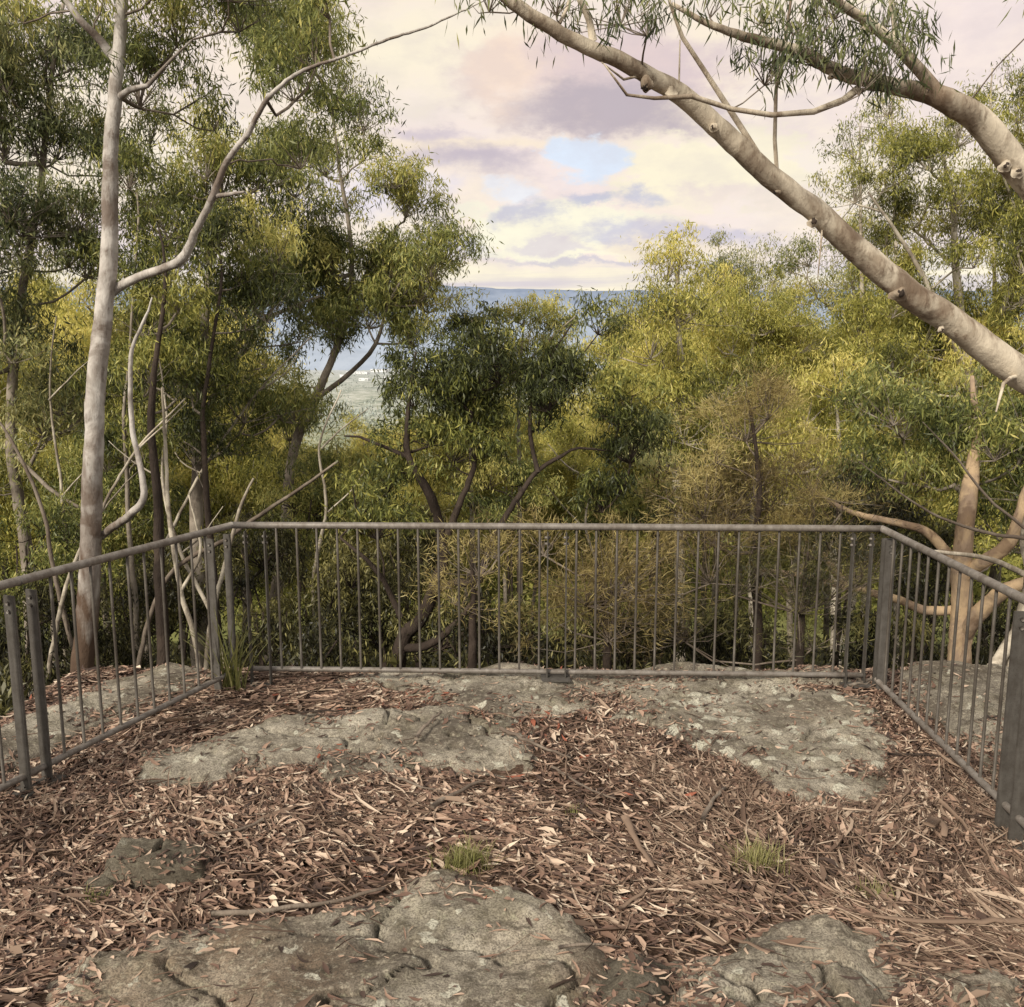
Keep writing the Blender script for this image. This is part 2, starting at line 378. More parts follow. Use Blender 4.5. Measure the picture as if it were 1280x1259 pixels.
# ------------------------------------------------------------------ world + sun
SUN_EL, SUN_AZ = math.radians(34), math.radians(215)      # azimuth clockwise from +Y: behind the camera, to the left
def build_world():
    w = bpy.data.worlds.new("World"); SC.world = w; w.use_nodes = True
    nt = w.node_tree; nt.nodes.clear()
    out = nt.nodes.new('ShaderNodeOutputWorld')
    sky = N(nt, 'ShaderNodeTexSky', sky_type='NISHITA', sun_disc=False)
    sky.sun_elevation = SUN_EL; sky.sun_rotation = SUN_AZ
    bg1 = N(nt, 'ShaderNodeBackground'); L(nt, sky.outputs[0], bg1.inputs[0]); bg1.inputs[1].default_value = .13
    tc = N(nt, 'ShaderNodeTexCoord'); sx = N(nt, 'ShaderNodeSeparateXYZ'); L(nt, tc.outputs['Generated'], sx.inputs[0])
    X, Y, Z = sx.outputs
    hor = mth(nt, 'SQRT', mth(nt, 'ADD', mth(nt, 'MULTIPLY', X, X), mth(nt, 'MULTIPLY', Y, Y)))
    hor = mth(nt, 'MAXIMUM', hor, .05)
    az = mth(nt, 'ARCTAN2', X, Y)                 # 0 = +Y
    el = mth(nt, 'DIVIDE', Z, hor)
    # warp
    cv = N(nt, 'ShaderNodeCombineXYZ'); L(nt, az, cv.inputs[0]); L(nt, mth(nt, 'MULTIPLY', el, 1.8), cv.inputs[1])
    nz = N(nt, 'ShaderNodeTexNoise'); nz.inputs['Scale'].default_value = 6.5; nz.inputs['Detail'].default_value = 7; nz.inputs['Roughness'].default_value = .62
    L(nt, cv.outputs[0], nz.inputs['Vector'])
    sc = N(nt, 'ShaderNodeSeparateColor'); L(nt, nz.outputs[1], sc.inputs[0])
    wx = mth(nt, 'MULTIPLY_ADD', mth(nt, 'SUBTRACT', sc.outputs[0], .5), .20, az)
    wy = mth(nt, 'MULTIPLY_ADD', mth(nt, 'SUBTRACT', sc.outputs[1], .5), .11, el)
    cv2 = N(nt, 'ShaderNodeCombineXYZ'); L(nt, wx, cv2.inputs[0]); L(nt, mth(nt, 'MULTIPLY', wy, 2.6), cv2.inputs[1])
    n1 = noise(nt, cv2.outputs[0], 2.6, 6, .5, .2); n2 = noise(nt, cv2.outputs[0], 5.5, 7, .55, .3)
    n3 = noise(nt, cv.outputs[0], 15, 6, .6)
    cream = (.99, .86, .67); pink = (.94, .79, .73); mauve = (.58, .48, .50); blue = (.76, .86, .98); yel = (1.0, .86, .56); slate = (.46, .48, .64); lil = (.84, .78, .86)
    c = mixc(nt, ramp(nt, n1, [(.40, (0, 0, 0)), (.60, (1, 1, 1))]), cream, pink)
    c = mixc(nt, ramp(nt, n2, [(.52, (0, 0, 0)), (.68, (.25, .25, .25))]), c, lil)
    n4 = noise(nt, cv.outputs[0], 30, 6, .68)
    def ell(px, py, rx, ry, soft=.5, rough=.8):
        d = ray(px, py); a0 = math.atan2(d[0], d[1]); e0 = d[2]/math.hypot(d[0], d[1])
        ax = mth(nt, 'MULTIPLY', mth(nt, 'SUBTRACT', wx, a0), F/rx)
        ay = mth(nt, 'MULTIPLY', mth(nt, 'SUBTRACT', wy, e0), F*1.03/ry)
        r = mth(nt, 'SQRT', mth(nt, 'ADD', mth(nt, 'MULTIPLY', ax, ax), mth(nt, 'MULTIPLY', ay, ay)))
        r = mth(nt, 'ADD', r, mth(nt, 'MULTIPLY', mth(nt, 'SUBTRACT', n3, .5), rough*1.3))
        r = mth(nt, 'ADD', r, mth(nt, 'MULTIPLY', mth(nt, 'SUBTRACT', n4, .5), rough*.6))
        m = nt.nodes.new('ShaderNodeMapRange'); m.interpolation_type = 'SMOOTHSTEP'
        m.inputs[1].default_value = 1.0; m.inputs[2].default_value = 1.0-soft
        L(nt, r, m.inputs[0]); return m.outputs[0]
    def put(c, col, k, *a, **kw): return mixc(nt, mth(nt, 'MULTIPLY', ell(*a, **kw), k), c, col)
    glow = (1.0, .90, .68); base_ = (.50, .42, .47); mid = (.74, .60, .60)
    c = put(c, glow, .8, 520, 60, 170, 90, soft=.9, rough=.5)
    c = put(c, pink, .8, 1150, 100, 260, 140, soft=.8)
    c = put(c, (.76, .60, .59), .9, 770, 92, 230, 68, soft=.7, rough=.6)      # big cloud body
    c = put(c, (.50, .42, .45), .92, 770, 134, 220, 36, soft=.85, rough=.6)               # its grey flat base
    c = put(c, (1.0, .78, .60), .85, 640, 90, 65, 60, soft=.9, rough=.6)        # warm edge
    c = put(c, (.97, .82, .64), .9, 600, 172, 210, 16, soft=.7, rough=.5)
    c = put(c, (.55, .47, .53), .9, 590, 200, 115, 34, soft=.9, rough=.6)
    c = put(c, (.64, .55, .60), .8, 530, 154, 80, 18, soft=.9)
    c = put(c, lil, .85, 470, 235, 120, 50, soft=.8)
    c = put(c, (1.0, .90, .66), .95, 880, 205, 130, 55, soft=.3, rough=1.0)    # lit cumulus, right
    c = put(c, (.84, .70, .66), .7, 905, 235, 110, 22, soft=.8)
    c = put(c, (.74, .83, .96), .95, 728, 192, 56, 32, soft=.5, rough=.9)
    c = put(c, (.84, .89, .97), .7, 630, 246, 46, 18, soft=.7)
    c = put(c, (1.0, .94, .72), .95, 700, 290, 150, 42, soft=.28, rough=1.1)               # lit cumulus, centre
    c = put(c, (.95, .80, .62), .8, 830, 300, 120, 34, soft=.5)
    c = put(c, (.58, .57, .68), .85, 655, 264, 44, 22, soft=.85, rough=1.0)
    c = put(c, (.52, .54, .68), .85, 730, 246, 42, 13, soft=.8, rough=1.0)
    c = put(c, (.55, .55, .68), .8, 803, 243, 40, 18, soft=.85, rough=1.0)
    c = put(c, (.60, .58, .70), .8, 765, 284, 74, 22, soft=.85, rough=1.0)
    c = put(c, (.74, .66, .70), .7, 690, 305, 70, 12, soft=.7, rough=.9)
    c = put(c, (.60, .56, .68), .8, 890, 292, 120, 20, soft=.7)
    c = put(c, (.62, .57, .64), .85, 720, 326, 150, 8, soft=.8)
    c = put(c, (.70, .66, .80), .8, 540, 305, 90, 26, soft=.8)
    # pale band at the horizon
    e0 = ray(640, 362); e0 = e0[2]/e0[1]
    hb = nt.nodes.new('ShaderNodeMapRange'); hb.interpolation_type = 'SMOOTHSTEP'; hb.inputs[1].default_value = e0+.035; hb.inputs[2].default_value = e0+.01
    L(nt, wy, hb.inputs[0])
    cv3 = N(nt, 'ShaderNodeCombineXYZ'); L(nt, mth(nt, 'MULTIPLY', az, .35), cv3.inputs[0]); L(nt, mth(nt, 'MULTIPLY', el, 6), cv3.inputs[1])
    st = noise(nt, cv3.outputs[0], 9, 4, .5)
    hc = mixc(nt, ramp(nt, st, [(.42, (0, 0, 0)), (.58, (1, 1, 1))]), (1.0, .90, .68), (.70, .63, .66))
    c = mixc(nt, mth(nt, 'MULTIPLY', hb.outputs[0], .9), c, hc)
    # finer billow shading
    c = mixc(nt, ramp(nt, n3, [(.38, (.24, .24, .24)), (.58, (0, 0, 0))]), c, (.60, .52, .55))
    # overhead: unseen sky toned near neutral, easing the pink cast of its light
    up = nt.nodes.new('ShaderNodeMapRange'); up.inputs[1].default_value = .6; up.inputs[2].default_value = 2.0; L(nt, el, up.inputs[0])
    c = mixc(nt, up.outputs[0], c, (.84, .82, .78))
    bk = nt.nodes.new('ShaderNodeMapRange'); bk.interpolation_type = 'SMOOTHSTEP'; bk.inputs[1].default_value = .1; bk.inputs[2].default_value = -.5; L(nt, Y, bk.inputs[0])
    c = mixc(nt, mth(nt, 'MULTIPLY', bk.outputs[0], .85), c, (.88, .84, .76))  # unseen sky behind the camera toned neutral so its light is less pink
    dn = mth(nt, 'MULTIPLY_ADD', el, -8, -.1, clamp=True)
    c = mixc(nt, dn, c, (.16, .15, .12))
    bg2 = N(nt, 'ShaderNodeBackground'); L(nt, c, bg2.inputs[0]); bg2.inputs[1].default_value = 1.06
    mx = N(nt, 'ShaderNodeMixShader'); mx.inputs[0].default_value = .93
    L(nt, bg1.outputs[0], mx.inputs[1]); L(nt, bg2.outputs[0], mx.inputs[2]); L(nt, mx.outputs[0], out.inputs[0])
build_world(); SC.world.cycles.sampling_method = 'NONE'
sd = bpy.data.lights.new("sun", 'SUN'); sd.energy = 4.5; sd.angle = math.radians(10); sd.color = (1, .92, .77)
so = bpy.data.objects.new("sun", sd); COL.objects.link(so)
d = Vector((math.sin(SUN_AZ)*math.cos(SUN_EL), math.cos(SUN_AZ)*math.cos(SUN_EL), math.sin(SUN_EL)))
so.rotation_euler = d.to_track_quat('Z', 'Y').to_euler(); so.location = (0, 0, 30)

# ------------------------------------------------------------------ terrain
def axis(lo, fa, fb, hi, step, ratio):
    a = list(np.arange(fa, fb, step)); s = step; v = a[-1]
    while v < hi: s *= ratio; v += s; a.append(v)
    s = step; v = fa; b = []
    while v > lo: s *= ratio; v -= s; b.append(v)
    return np.array(b[::-1]+a)
xs = axis(-4200, -3.6, 3.8, 4200, .035, 1.09); ys = axis(-60, 1.2, 7.4, 6200, .035, 1.07)
XX, YY = np.meshgrid(xs, ys); ZZ = ground(XX, YY)
def grid_faces(nx, ny):
    i = np.arange(ny-1)[:, None]*nx; j = np.arange(nx-1)[None, :]
    return np.stack([i+j, i+j+1, i+nx+j+1, i+nx+j], -1).reshape(-1, 4)
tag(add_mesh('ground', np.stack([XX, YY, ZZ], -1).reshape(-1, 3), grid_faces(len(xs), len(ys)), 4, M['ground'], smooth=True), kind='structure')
# far ridge
gx = np.linspace(-9000, 9000, 420); gy = np.linspace(4300, 12000, 110)
RX, RY = np.meshgrid(gx, gy)
e_top = np.interp(RX/9000*F+640, [-600, 300, 560, 620, 700, 780, 860, 1000, 1400, 2000], [.080, .083, .0835, .081, .078, .079, .076, .080, .078, .08])
top = e_top*9000 + 14*fbm(RX, RY*0, 5, .0021)+2
prof = sstep(4300, 8800, RY)**1.25
spur = 1-.28*np.abs(fbm(RX, RY*.25, 5, .0011))*2*(1-sstep(7600, 8900, RY))
RZ = -60+(top+60)*prof*spur
fh = 150*sstep(4400, 5200, RY)*(1-sstep(5200, 6400, RY))*(.6+.8*fbm(RX, RY*.2, 4, .0009))
RZ = np.maximum(RZ, -60+fh*1.2)
RZ = np.where(RY > 9000, top-(RY-9000)*.02, RZ)
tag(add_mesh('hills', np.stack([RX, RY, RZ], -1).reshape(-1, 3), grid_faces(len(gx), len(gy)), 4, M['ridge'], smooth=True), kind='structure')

# ------------------------------------------------------------------ rocks
ROCKS = []
def sdf(poly, X, Y):
    poly = np.asarray(poly); n = len(poly); dmin = np.full(X.shape, 1e9); ins = np.zeros(X.shape, bool)
    for i in range(n):
        ax, ay = poly[i]; bx, by = poly[(i+1) % n]
        ex, ey = bx-ax, by-ay; t = np.clip(((X-ax)*ex+(Y-ay)*ey)/(ex*ex+ey*ey+1e-12), 0, 1)
        dmin = np.minimum(dmin, np.hypot(X-ax-t*ex, Y-ay-t*ey))
        c = ((ay > Y) != (by > Y)) & (X < (bx-ax)*(Y-ay)/(by-ay+1e-12)+ax); ins ^= c
    return np.where(ins, dmin, -dmin)
def rock_s(r, X, Y):
    return sdf(r['poly'], X, Y)+r['rag']*fbm(X+r['o'], Y, 5, 2.1)
def rock_h(r, X, Y):
    s = rock_s(r, X, Y)
    h = r['h']*sstep(0, r['edge'], s)**.7
    # ledges: low terraces like bedded sandstone
    q = fbm(X+3*r['o'], Y*1.3, 4, 1.15)
    led = np.floor((q+1)*6)/6+sstep(.86, 1, ((q+1)*6) % 1)/6-1
    h = h+sstep(0, r['edge']*.7, s)*(.035*r['t']*led+.026*fbm(X+r['o'], Y, 5, 3.1)+.011*fbm(X, Y, 4, 13))
    ped = 1-np.abs(fbm(X+r['o']*2, Y*1.6, 3, 1.7))*2      # cracks
    h = h-sstep(.93, 1.0, ped)*.035*r['t']*sstep(0, .1, s)
    return s, ground(X, Y)+r.get('zoff', 0)+h-.03*sstep(0, -.04, s)
def rock(label, poly, h, mat, edge=.12, rag=.22, t=1.8, res=.014, world=False, zoff=0, name='rock_slab', skirt=0.0, tilt=None):
    pw = [tuple(G(a, b)[:2]) for a, b in poly] if not world else poly
    r = dict(poly=pw, h=h, edge=edge, rag=rag, t=t, o=rs.rand()*50, zoff=zoff)
    ROCKS.append(r)
    pw = np.array(pw); lo = pw.min(0)-.15; hi = pw.max(0)+.15
    nx = int((hi[0]-lo[0])/res)+2; ny = int((hi[1]-lo[1])/res)+2
    X, Y = np.meshgrid(np.linspace(lo[0], hi[0], nx), np.linspace(lo[1], hi[1], ny))
    s, Z = rock_h(r, X, Y)
    if skirt: Z = np.where(s < .05, Z-skirt*sstep(.05, -.02, s), Z)
    Fq = grid_faces(nx, ny); ok = (s.ravel()[Fq] > -.05).any(1)
    Fq = Fq[ok]; u, inv = np.unique(Fq, return_inverse=True)
    V = np.stack([X, Y, Z], -1).reshape(-1, 3)[u]
    c = np.array([V[:, 0].mean(), V[:, 1].mean(), ground(V[:, 0].mean(), V[:, 1].mean())])
    o = add_mesh(name, V-c, inv.reshape(-1, 4), 4, M[mat], smooth=True); o.location = c
    tag(o, label, 'rock'); return o
rock('broad grey sandstone slab in the leaf litter inside the left railing', [(150, 985), (165, 935), (260, 930), (330, 912), (430, 895), (520, 885), (600, 888), (680, 905), (690, 950), (672, 985), (560, 975), (480, 978), (400, 990), (370, 968), (250, 995)], .045, 'rock')
rock('lichen-spotted pale slab inside the right corner of the railing', [(760, 862), (850, 850), (980, 852), (1090, 872), (1130, 915), (1110, 960), (1115, 1010), (1030, 1018), (960, 995), (930, 955), (850, 915), (770, 900)], .04, 'rock_l', rag=.2)
rock('low bare rock patch at the foot of the middle of the back railing', [(400, 842), (545, 836), (680, 834), (860, 836), (1070, 844), (1085, 862), (860, 862), (760, 876), (700, 900), (640, 905), (560, 885), (480, 866), (410, 858)], .045, 'rock', edge=.18)
rock('long raised rock shelf at the bottom left foreground', [(20, 1290), (80, 1215), (200, 1172), (350, 1155), (450, 1124), (540, 1106), (655, 1112), (715, 1150), (745, 1195), (800, 1290), (500, 1420), (50, 1420)], .08, 'rock_w', edge=.14, t=2.2)
rock('cracked grey rock dome at the bottom right foreground', [(815, 1290), (835, 1215), (915, 1168), (1020, 1162), (1110, 1195), (1150, 1290), (1100, 1420), (820, 1420)], .10, 'rock', edge=.18, t=2.2)
rock('small bare stone showing at the bottom centre foreground', [(715, 1290), (728, 1205), (800, 1188), (860, 1215), (865, 1290), (800, 1380), (720, 1380)], .07, 'rock_d', edge=.2)
rock('low mossy rock at the bottom right edge of the picture', [(1130, 1290), (1150, 1225), (1230, 1190), (1300, 1200), (1340, 1290), (1250, 1380)], .07, 'rock_w', edge=.25)
rock('small dark jagged stone with a flat top among the leaves at left', [(140, 1095), (150, 1070), (200, 1068), (255, 1080), (250, 1105), (190, 1112)], .07, 'rock_d', edge=.035, rag=.09, t=2.2, res=.008)
rock('smallest dark stone half buried left of the jagged stone', [(92, 1118), (100, 1098), (140, 1090), (160, 1105), (140, 1124)], .05, 'rock_d', edge=.05, rag=.04, t=.5, res=.008)
# ledges outside the rails
rock('pale rock ledge outside the left railing', [(-2.35, 5.9), (-1.95, 5.65), (-2.15, 5.05), (-2.42, 4.5), (-2.68, 3.7), (-2.9, 2.8), (-3.3, 2.9), (-3.2, 3.9), (-2.95, 4.9), (-2.7, 5.6)], .08, 'rock', world=True, rag=.14, skirt=.7, res=.02, edge=.3)
rock('flat rock ledge outside the right railing', [(2.5, 6.1), (2.47, 5.0), (2.44, 4.0), (2.4, 3.0), (3.3, 3.0), (3.7, 4.3), (3.5, 5.7)], .10, 'rock', world=True, rag=.16, skirt=.7, res=.02, edge=.3)
rock('rounded pale boulder top behind the back railing at left', [(-1.35, 5.75), (-.95, 5.68), (-.6, 5.75), (-.62, 6.2), (-1.0, 6.3), (-1.4, 6.15)], .10, 'rock_l', world=True, rag=.06, skirt=.5, edge=.3)
rock('small pale stone just behind the back railing left of centre', [(-.50, 5.78), (-.2, 5.75), (-.15, 6.05), (-.45, 6.1)], .06, 'rock_w', world=True, rag=.05, skirt=.4, edge=.2)
rock('long thin rock ledge behind the right half of the back railing', [(.55, 5.72), (1.3, 5.68), (1.9, 5.72), (1.9, 6.1), (1.2, 6.25), (.6, 6.1)], .09, 'rock_l', world=True, rag=.08, skirt=.5, edge=.3)

def surf(x, y):
    x = np.asarray(x, float); y = np.asarray(y, float)
    z = ground(x, y); inside = np.full(x.shape, -1.0)
    for r in ROCKS:
        lo = np.min(r['poly'], 0)-.2; hi = np.max(r['poly'], 0)+.2
        m = (x > lo[0]) & (x < hi[0]) & (y > lo[1]) & (y < hi[1])
        if m.any():
            s, h = rock_h(r, x[m], y[m])
            z[m] = np.where(s > 0, np.maximum(z[m], h), z[m]); inside[m] = np.maximum(inside[m], s)
    return z, inside

# ------------------------------------------------------------------ leaf litter
def leaf_batch(pos, yaw, ln, wd, tiltx, tilty, curl, tint, seg=3, fold=.25, bend=None):
    """many curved lance-shaped leaves: each has seg+1 rows of 3 vertices"""
    n = len(pos); rows = seg+1
    t = np.linspace(-.5, .5, rows); wprof = np.array([.06, .85, 1.0, .55, .03])[:rows] if rows == 5 else np.array([.08, 1.0, .75, .04])
    side = np.array([-1, 0, 1.])
    lx = np.repeat(t, 3)[None, :]*ln[:, None]
    ly = (np.repeat(wprof, 3)*np.tile(side, rows))[None, :]*wd[:, None]*.5
    if bend is not None: ly = ly+bend[:, None]*ln[:, None]*(np.repeat(t, 3)**2*4-.5)[None, :]*.5
    lz = (curl[:, None]*ln[:, None])*(np.repeat(t, 3)**2)[None, :]*1.2 + fold*wd[:, None]*np.abs(np.tile(side, rows))[None, :]*np.repeat(wprof, 3)[None, :]
    tiltx = np.clip(tiltx, -.55, .55); tilty = np.clip(tilty, -.9, .9)
    lz = lz + lx*np.tan(tiltx)[:, None] + ly*np.tan(tilty)[:, None]
    c, s = np.cos(yaw)[:, None], np.sin(yaw)[:, None]
    V = np.stack([pos[:, 0:1]+lx*c-ly*s, pos[:, 1:2]+lx*s+ly*c, pos[:, 2:3]+lz], -1)
    q = []
    for r in range(seg):
        for k in range(2):
            a = r*3+k; q.append([a, a+1, a+4, a+3])
    q = np.array(q); Fq = (q[None]+(np.arange(n)*rows*3)[:, None, None]).reshape(-1, 4)
    return V.reshape(-1, 3), Fq, np.repeat(tint, rows*3)

def litter(n, xr, yr, kind):
    x = rs.uniform(xr[0], xr[1], n*2); y = rs.uniform(yr[0], yr[1], n*2)
    z, s = surf(x, y)
    cover = np.where(s > .03, .022+.10*sstep(.62, .75, vnoise(x*2.2, y*2.2)), 1.0)
    cover = np.where((s > -.06) & (s <= .03), .7, cover); cover = np.where((s > .03) & (s < .22), np.maximum(cover, .75*sstep(.45, .62, vnoise(x*5.2, y*5.2))*(1-s/.25)), cover)
    dens = .28+.72*sstep(.2, .6, vnoise(x*3.1+5, y*3.1))
    keep = rs.rand(n*2) < cover*dens
    x, y, z, s = x[keep][:n], y[keep][:n], z[keep][:n], s[keep][:n]; m = len(x)
    flow = 2.0*math.pi*vnoise(x*.55+3, y*.55+7)
    if kind == 'leaf':
        ln = np.where(rs.rand(m) < .35, rs.uniform(.012, .04, m), rs.uniform(.035, .11, m))*np.where(s > 0, .8, 1); wd = ln*np.where(rs.rand(m) < .2, rs.uniform(.2, .33, m), rs.uniform(.09, .20, m)); wd = np.where(ln < .04, ln*rs.uniform(.2, .6, m), wd)
        yaw = np.where(rs.rand(m) < .45, flow+rs.normal(0, .45, m), rs.uniform(0, 6.28, m))
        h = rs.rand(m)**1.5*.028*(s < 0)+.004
        t = np.clip((rs.beta(1.7, 2.4, m)*1.08+.02)*(.42+.58*np.clip(h/.018, 0, 1))+.04, 0, .96); t = np.where(s > 0, rs.beta(2, 2, m)*.9, t); t = np.where(rs.rand(m) < .003, 1.0, t)  # low leaves tinted darker: shade in the gaps painted into the tint
        red = np.exp(-((x+.2)**2+(y-5.0)**2)/.25)+np.exp(-((x+.95)**2+(y-4.35)**2)/.02)
        t = np.where(rs.rand(m) < .12*red, 1.0, t)
        a = leaf_batch(np.stack([x, y, z+h], -1), yaw, ln, wd, rs.normal(0, .14, m), rs.normal(0, .25, m), rs.normal(.05, .26, m), t, bend=rs.normal(0, .25, m), fold=.18)
    else:
        ln = (.05+.33*rs.rand(m)**1.8)*np.where(s > 0, .6, 1); wd = rs.uniform(.003, .012, m)*np.where(rs.rand(m) < .12, 2.2, .8)
        yaw = np.where(rs.rand(m) < .7, flow+rs.normal(0, .35, m), rs.uniform(0, 6.28, m))
        h = rs.rand(m)*.035*(s < 0)+.006
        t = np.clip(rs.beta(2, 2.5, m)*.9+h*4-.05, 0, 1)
        a = leaf_batch(np.stack([x, y, z+h], -1), yaw, ln, wd, rs.normal(0, .06, m), rs.normal(0, .3, m), rs.normal(.02, .10, m), t, bend=rs.normal(0, .12, m), fold=.4)
    return a
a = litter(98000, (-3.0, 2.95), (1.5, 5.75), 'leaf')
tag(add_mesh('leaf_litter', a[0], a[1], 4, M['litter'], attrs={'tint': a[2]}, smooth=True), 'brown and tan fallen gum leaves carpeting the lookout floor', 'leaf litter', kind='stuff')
# drifts of shed bark strips, thickest towards the right
a1 = litter(5500, (-2.8, 2.6), (1.5, 5.7), 'strip'); a2 = litter(7500, (.6, 2.75), (1.5, 4.4), 'strip')
V = np.vstack([a1[0], a2[0]]); Fq = np.vstack([a1[1], a2[1]+len(a1[0])])
tag(add_mesh('bark_strips', V, Fq, 4, M['barkstrip'], attrs={'tint': np.concatenate([a1[2], a2[2]])}, smooth=True), 'thin shed bark strips and twigs tangled through the leaf litter', 'bark litter', kind='stuff')

# fine dark twigs mixed through the litter
n_ = 2600; tx = rs.uniform(-2.9, 2.7, n_); ty = rs.uniform(1.5, 5.7, n_); tz, ts = surf(tx, ty); kk_ = (ts < .02) | (rs.rand(n_) < .06)
tx, ty, tz = tx[kk_], ty[kk_], tz[kk_]; tb_ = Tubes()
for a_, b_, c_ in zip(tx, ty, tz):
    th_ = rs.uniform(0, 3.14); l_ = rs.uniform(.05, .22); w_ = rs.normal(0, .10); e_ = np.array([math.cos(th_), math.sin(th_), w_*.5])*l_/2
    o_ = np.array([a_, b_, c_+.028+rs.rand()*.02]); m_ = o_+np.array([-e_[1], e_[0], 0])*rs.normal(0, .18)
    r_ = rs.uniform(.0012, .0035); tb_.add(np.array([o_-e_, m_, o_+e_]), [r_, r_*.9, r_*.5], 4, cap=False, val=rs.rand()*.7)
tag(tb_.build('twig_litter', M['barkstrip']), 'fine broken twigs scattered over the leaf litter', 'twig litter', kind='stuff')

# ------------------------------------------------------------------ sticks
def stick(label, pts, r, mat, name='stick', side=None, lift=.03, flat=1.0, wob=.01):
    w = [G(a, b) for a, b in pts]
    w = np.array(w); z, s = surf(w[:, 0], w[:, 1]); r = r*1.25; w[:, 2] = z+lift+r
    pp, rr = catmull(w, np.linspace(r, r*.55, len(w)), .04)
    pp = pp+rs.normal(0, wob*.35, pp.shape); z, s = surf(pp[:, 0], pp[:, 1]); pp[:, 2] = np.maximum(pp[:, 2], z+.018+r)
    base = pp[0].copy()
    o = Tubes(); o.add(pp, rr, 7, rough=.25, flat=flat)
    if side:
        for (i, dx, dy) in side:
            k = int(i*(len(pp)-1)); b = pp[k]; e = b+np.array([dx, dy, .02])
            q, qr = catmull([b, (b+e)/2+rs.normal(0, .01, 3), e], [r*.6, r*.5, r*.25], .04); o.add(q, qr, 5, rough=.2)
    root = bpy.data.objects.new('tmp', None); root.location = Vector(base)
    ob = o.build(name, M[mat], None)
    ob.data.transform(__import__('mathutils').Matrix.Translation(-Vector(base))); ob.location = Vector(base)
    bpy.data.objects.remove(root)
    tag(ob, label, 'bark strip' if name == 'bark_strip' else 'stick'); return ob
stick('crooked dark stick leading from the left slab into the litter', [(540, 1020), (570, 1005), (605, 988)], .010, 'bark_twig')
stick('dark broken stick lying across the right end of the left slab', [(625, 925), (660, 940), (712, 958)], .009, 'bark_twig')
stick('short stick standing out on top of the left slab', [(520, 940), (535, 925), (552, 908)], .009, 'bark_twig')
stick('forked dark twig on the back edge of the left slab', [(365, 914), (400, 912), (440, 908)], .006, 'bark_dark', side=[(.4, .10, -.06), (.7, .06, .07)])
stick('thin dark twig between the left slab and the foreground litter', [(490, 980), (520, 992), (555, 1004)], .006, 'bark_twig')
stick('pale broken bark piece right of the yellow-green grass tuft', [(782, 1036), (795, 1065), (815, 1098)], .014, 'barkstrip', 'bark_strip', flat=.4)
stick('short pale bark piece ahead of the larger broken one', [(770, 1150), (800, 1130), (822, 1112)], .008, 'barkstrip', 'bark_strip', flat=.5)
stick('pale vertical bark sliver left of centre in the litter', [(706, 985), (708, 960), (705, 935)], .008, 'barkstrip', 'bark_strip', flat=.5)
stick('long thin dark stick in front of the grass tuft', [(1280, 1142), (1200, 1152), (1130, 1160), (1090, 1158)], .012, 'barkstrip', 'bark_strip', flat=.5)
stick('long straight brown stick lying left of centre foreground', [(265, 1155), (340, 1150), (420, 1140), (480, 1130)], .009, 'bark_twig')
stick('slender stick pointing away in the middle of the bark drift', [(876, 1040), (893, 1012), (905, 995)], .010, 'bark_twig')
stick('long pale bark ribbon near the right railing', [(1175, 1000), (1210, 1030), (1238, 1066)], .012, 'barkstrip', 'bark_strip', flat=.4)
stick('pale bark ribbon curling beside the lichen-spotted slab', [(1120, 1010), (1135, 990), (1128, 965)], .009, 'barkstrip', 'bark_strip', flat=.4)
stick('dark twig crossing under the right bottom rail', [(1110, 945), (1160, 945), (1200, 946)], .006, 'bark_dark')
stick('long bark strip running from left of the rock dome', [(870, 1165), (905, 1190), (925, 1215), (960, 1250)], .010, 'barkstrip', 'bark_strip', flat=.4)
stick('thin brown twig lying above the jagged stone at left', [(330, 1035), (300, 1048), (250, 1052)], .006, 'bark_twig')
stick('long thin twig stretched over leaves left of the rock dome', [(700, 1222), (740, 1212), (775, 1203)], .005, 'bark_twig')
stick('reddish bark slab lying in the drift at the right', [(1160, 1035), (1175, 1025), (1180, 1045)], .022, 'barkstrip', 'bark_strip', flat=.3)
stick('twisted grey stick at the foot of the right corner post', [(1060, 862), (1080, 856), (1100, 848)], .010, 'bark_grey', side=[(.5, -.08, .08), (.3, .12, .03)])
stick('straight twig in the centre litter beside the left slab', [(690, 968), (740, 1000), (770, 1012)], .006, 'bark_twig')

# ------------------------------------------------------------------ grass tufts
def tuft(label, base, n, ln, spread, wd, name='grass_tuft', droop=.6, tint=(.3, .9)):
    b = np.array(base, float); bl = []
    V = []; Fq = []; T = []; c = 0
    for i in range(n):
        a = rs.uniform(0, 6.28); l = ln*rs.uniform(.5, 1.1); lean = rs.uniform(.1, 1.0)*spread
        o = b+np.array([rs.normal(0, 1)*wd, rs.normal(0, 1)*wd*.6, 0]); k = 9
        dirh = np.array([math.cos(a), math.sin(a), 0]); sd = np.array([-math.sin(a), math.cos(a), 0])
        w0 = (.0016 if ln < .3 else .0065)
        for j in range(k+1):
            t = j/k; p = o+dirh*l*lean*t**1.3+np.array([0, 0, l*(t-droop*lean*t*t*.8)])
            w = w0*(1-t)**.6+.0003
            V += [p-sd*w, p+sd*w]; T += [rs.uniform(*tint)]*2 if j == 0 else [T[-1]]*2
            if j: Fq.append([c-2, c-1, c+1, c])
            c += 2
    V = np.array(V)
    o = add_mesh(name, V-b, np.array(Fq), 4, M['grass'], attrs={'tint': T}); o.location = Vector(b)
    tag(o, label, 'grass'); return o
def gp(px, py):
    g = G(px, py); g[2] = surf(np.array([g[0]]), np.array([g[1]]))[0][0]; return g
tuft('yellow-green grass tuft in the litter at the centre foreground', gp(582, 1092), 330, .125, .9, .045, tint=(.35, .8))
tuft('sparse dry grass tuft in the litter right of centre', gp(948, 1090), 220, .13, .95, .045, tint=(.4, 1))
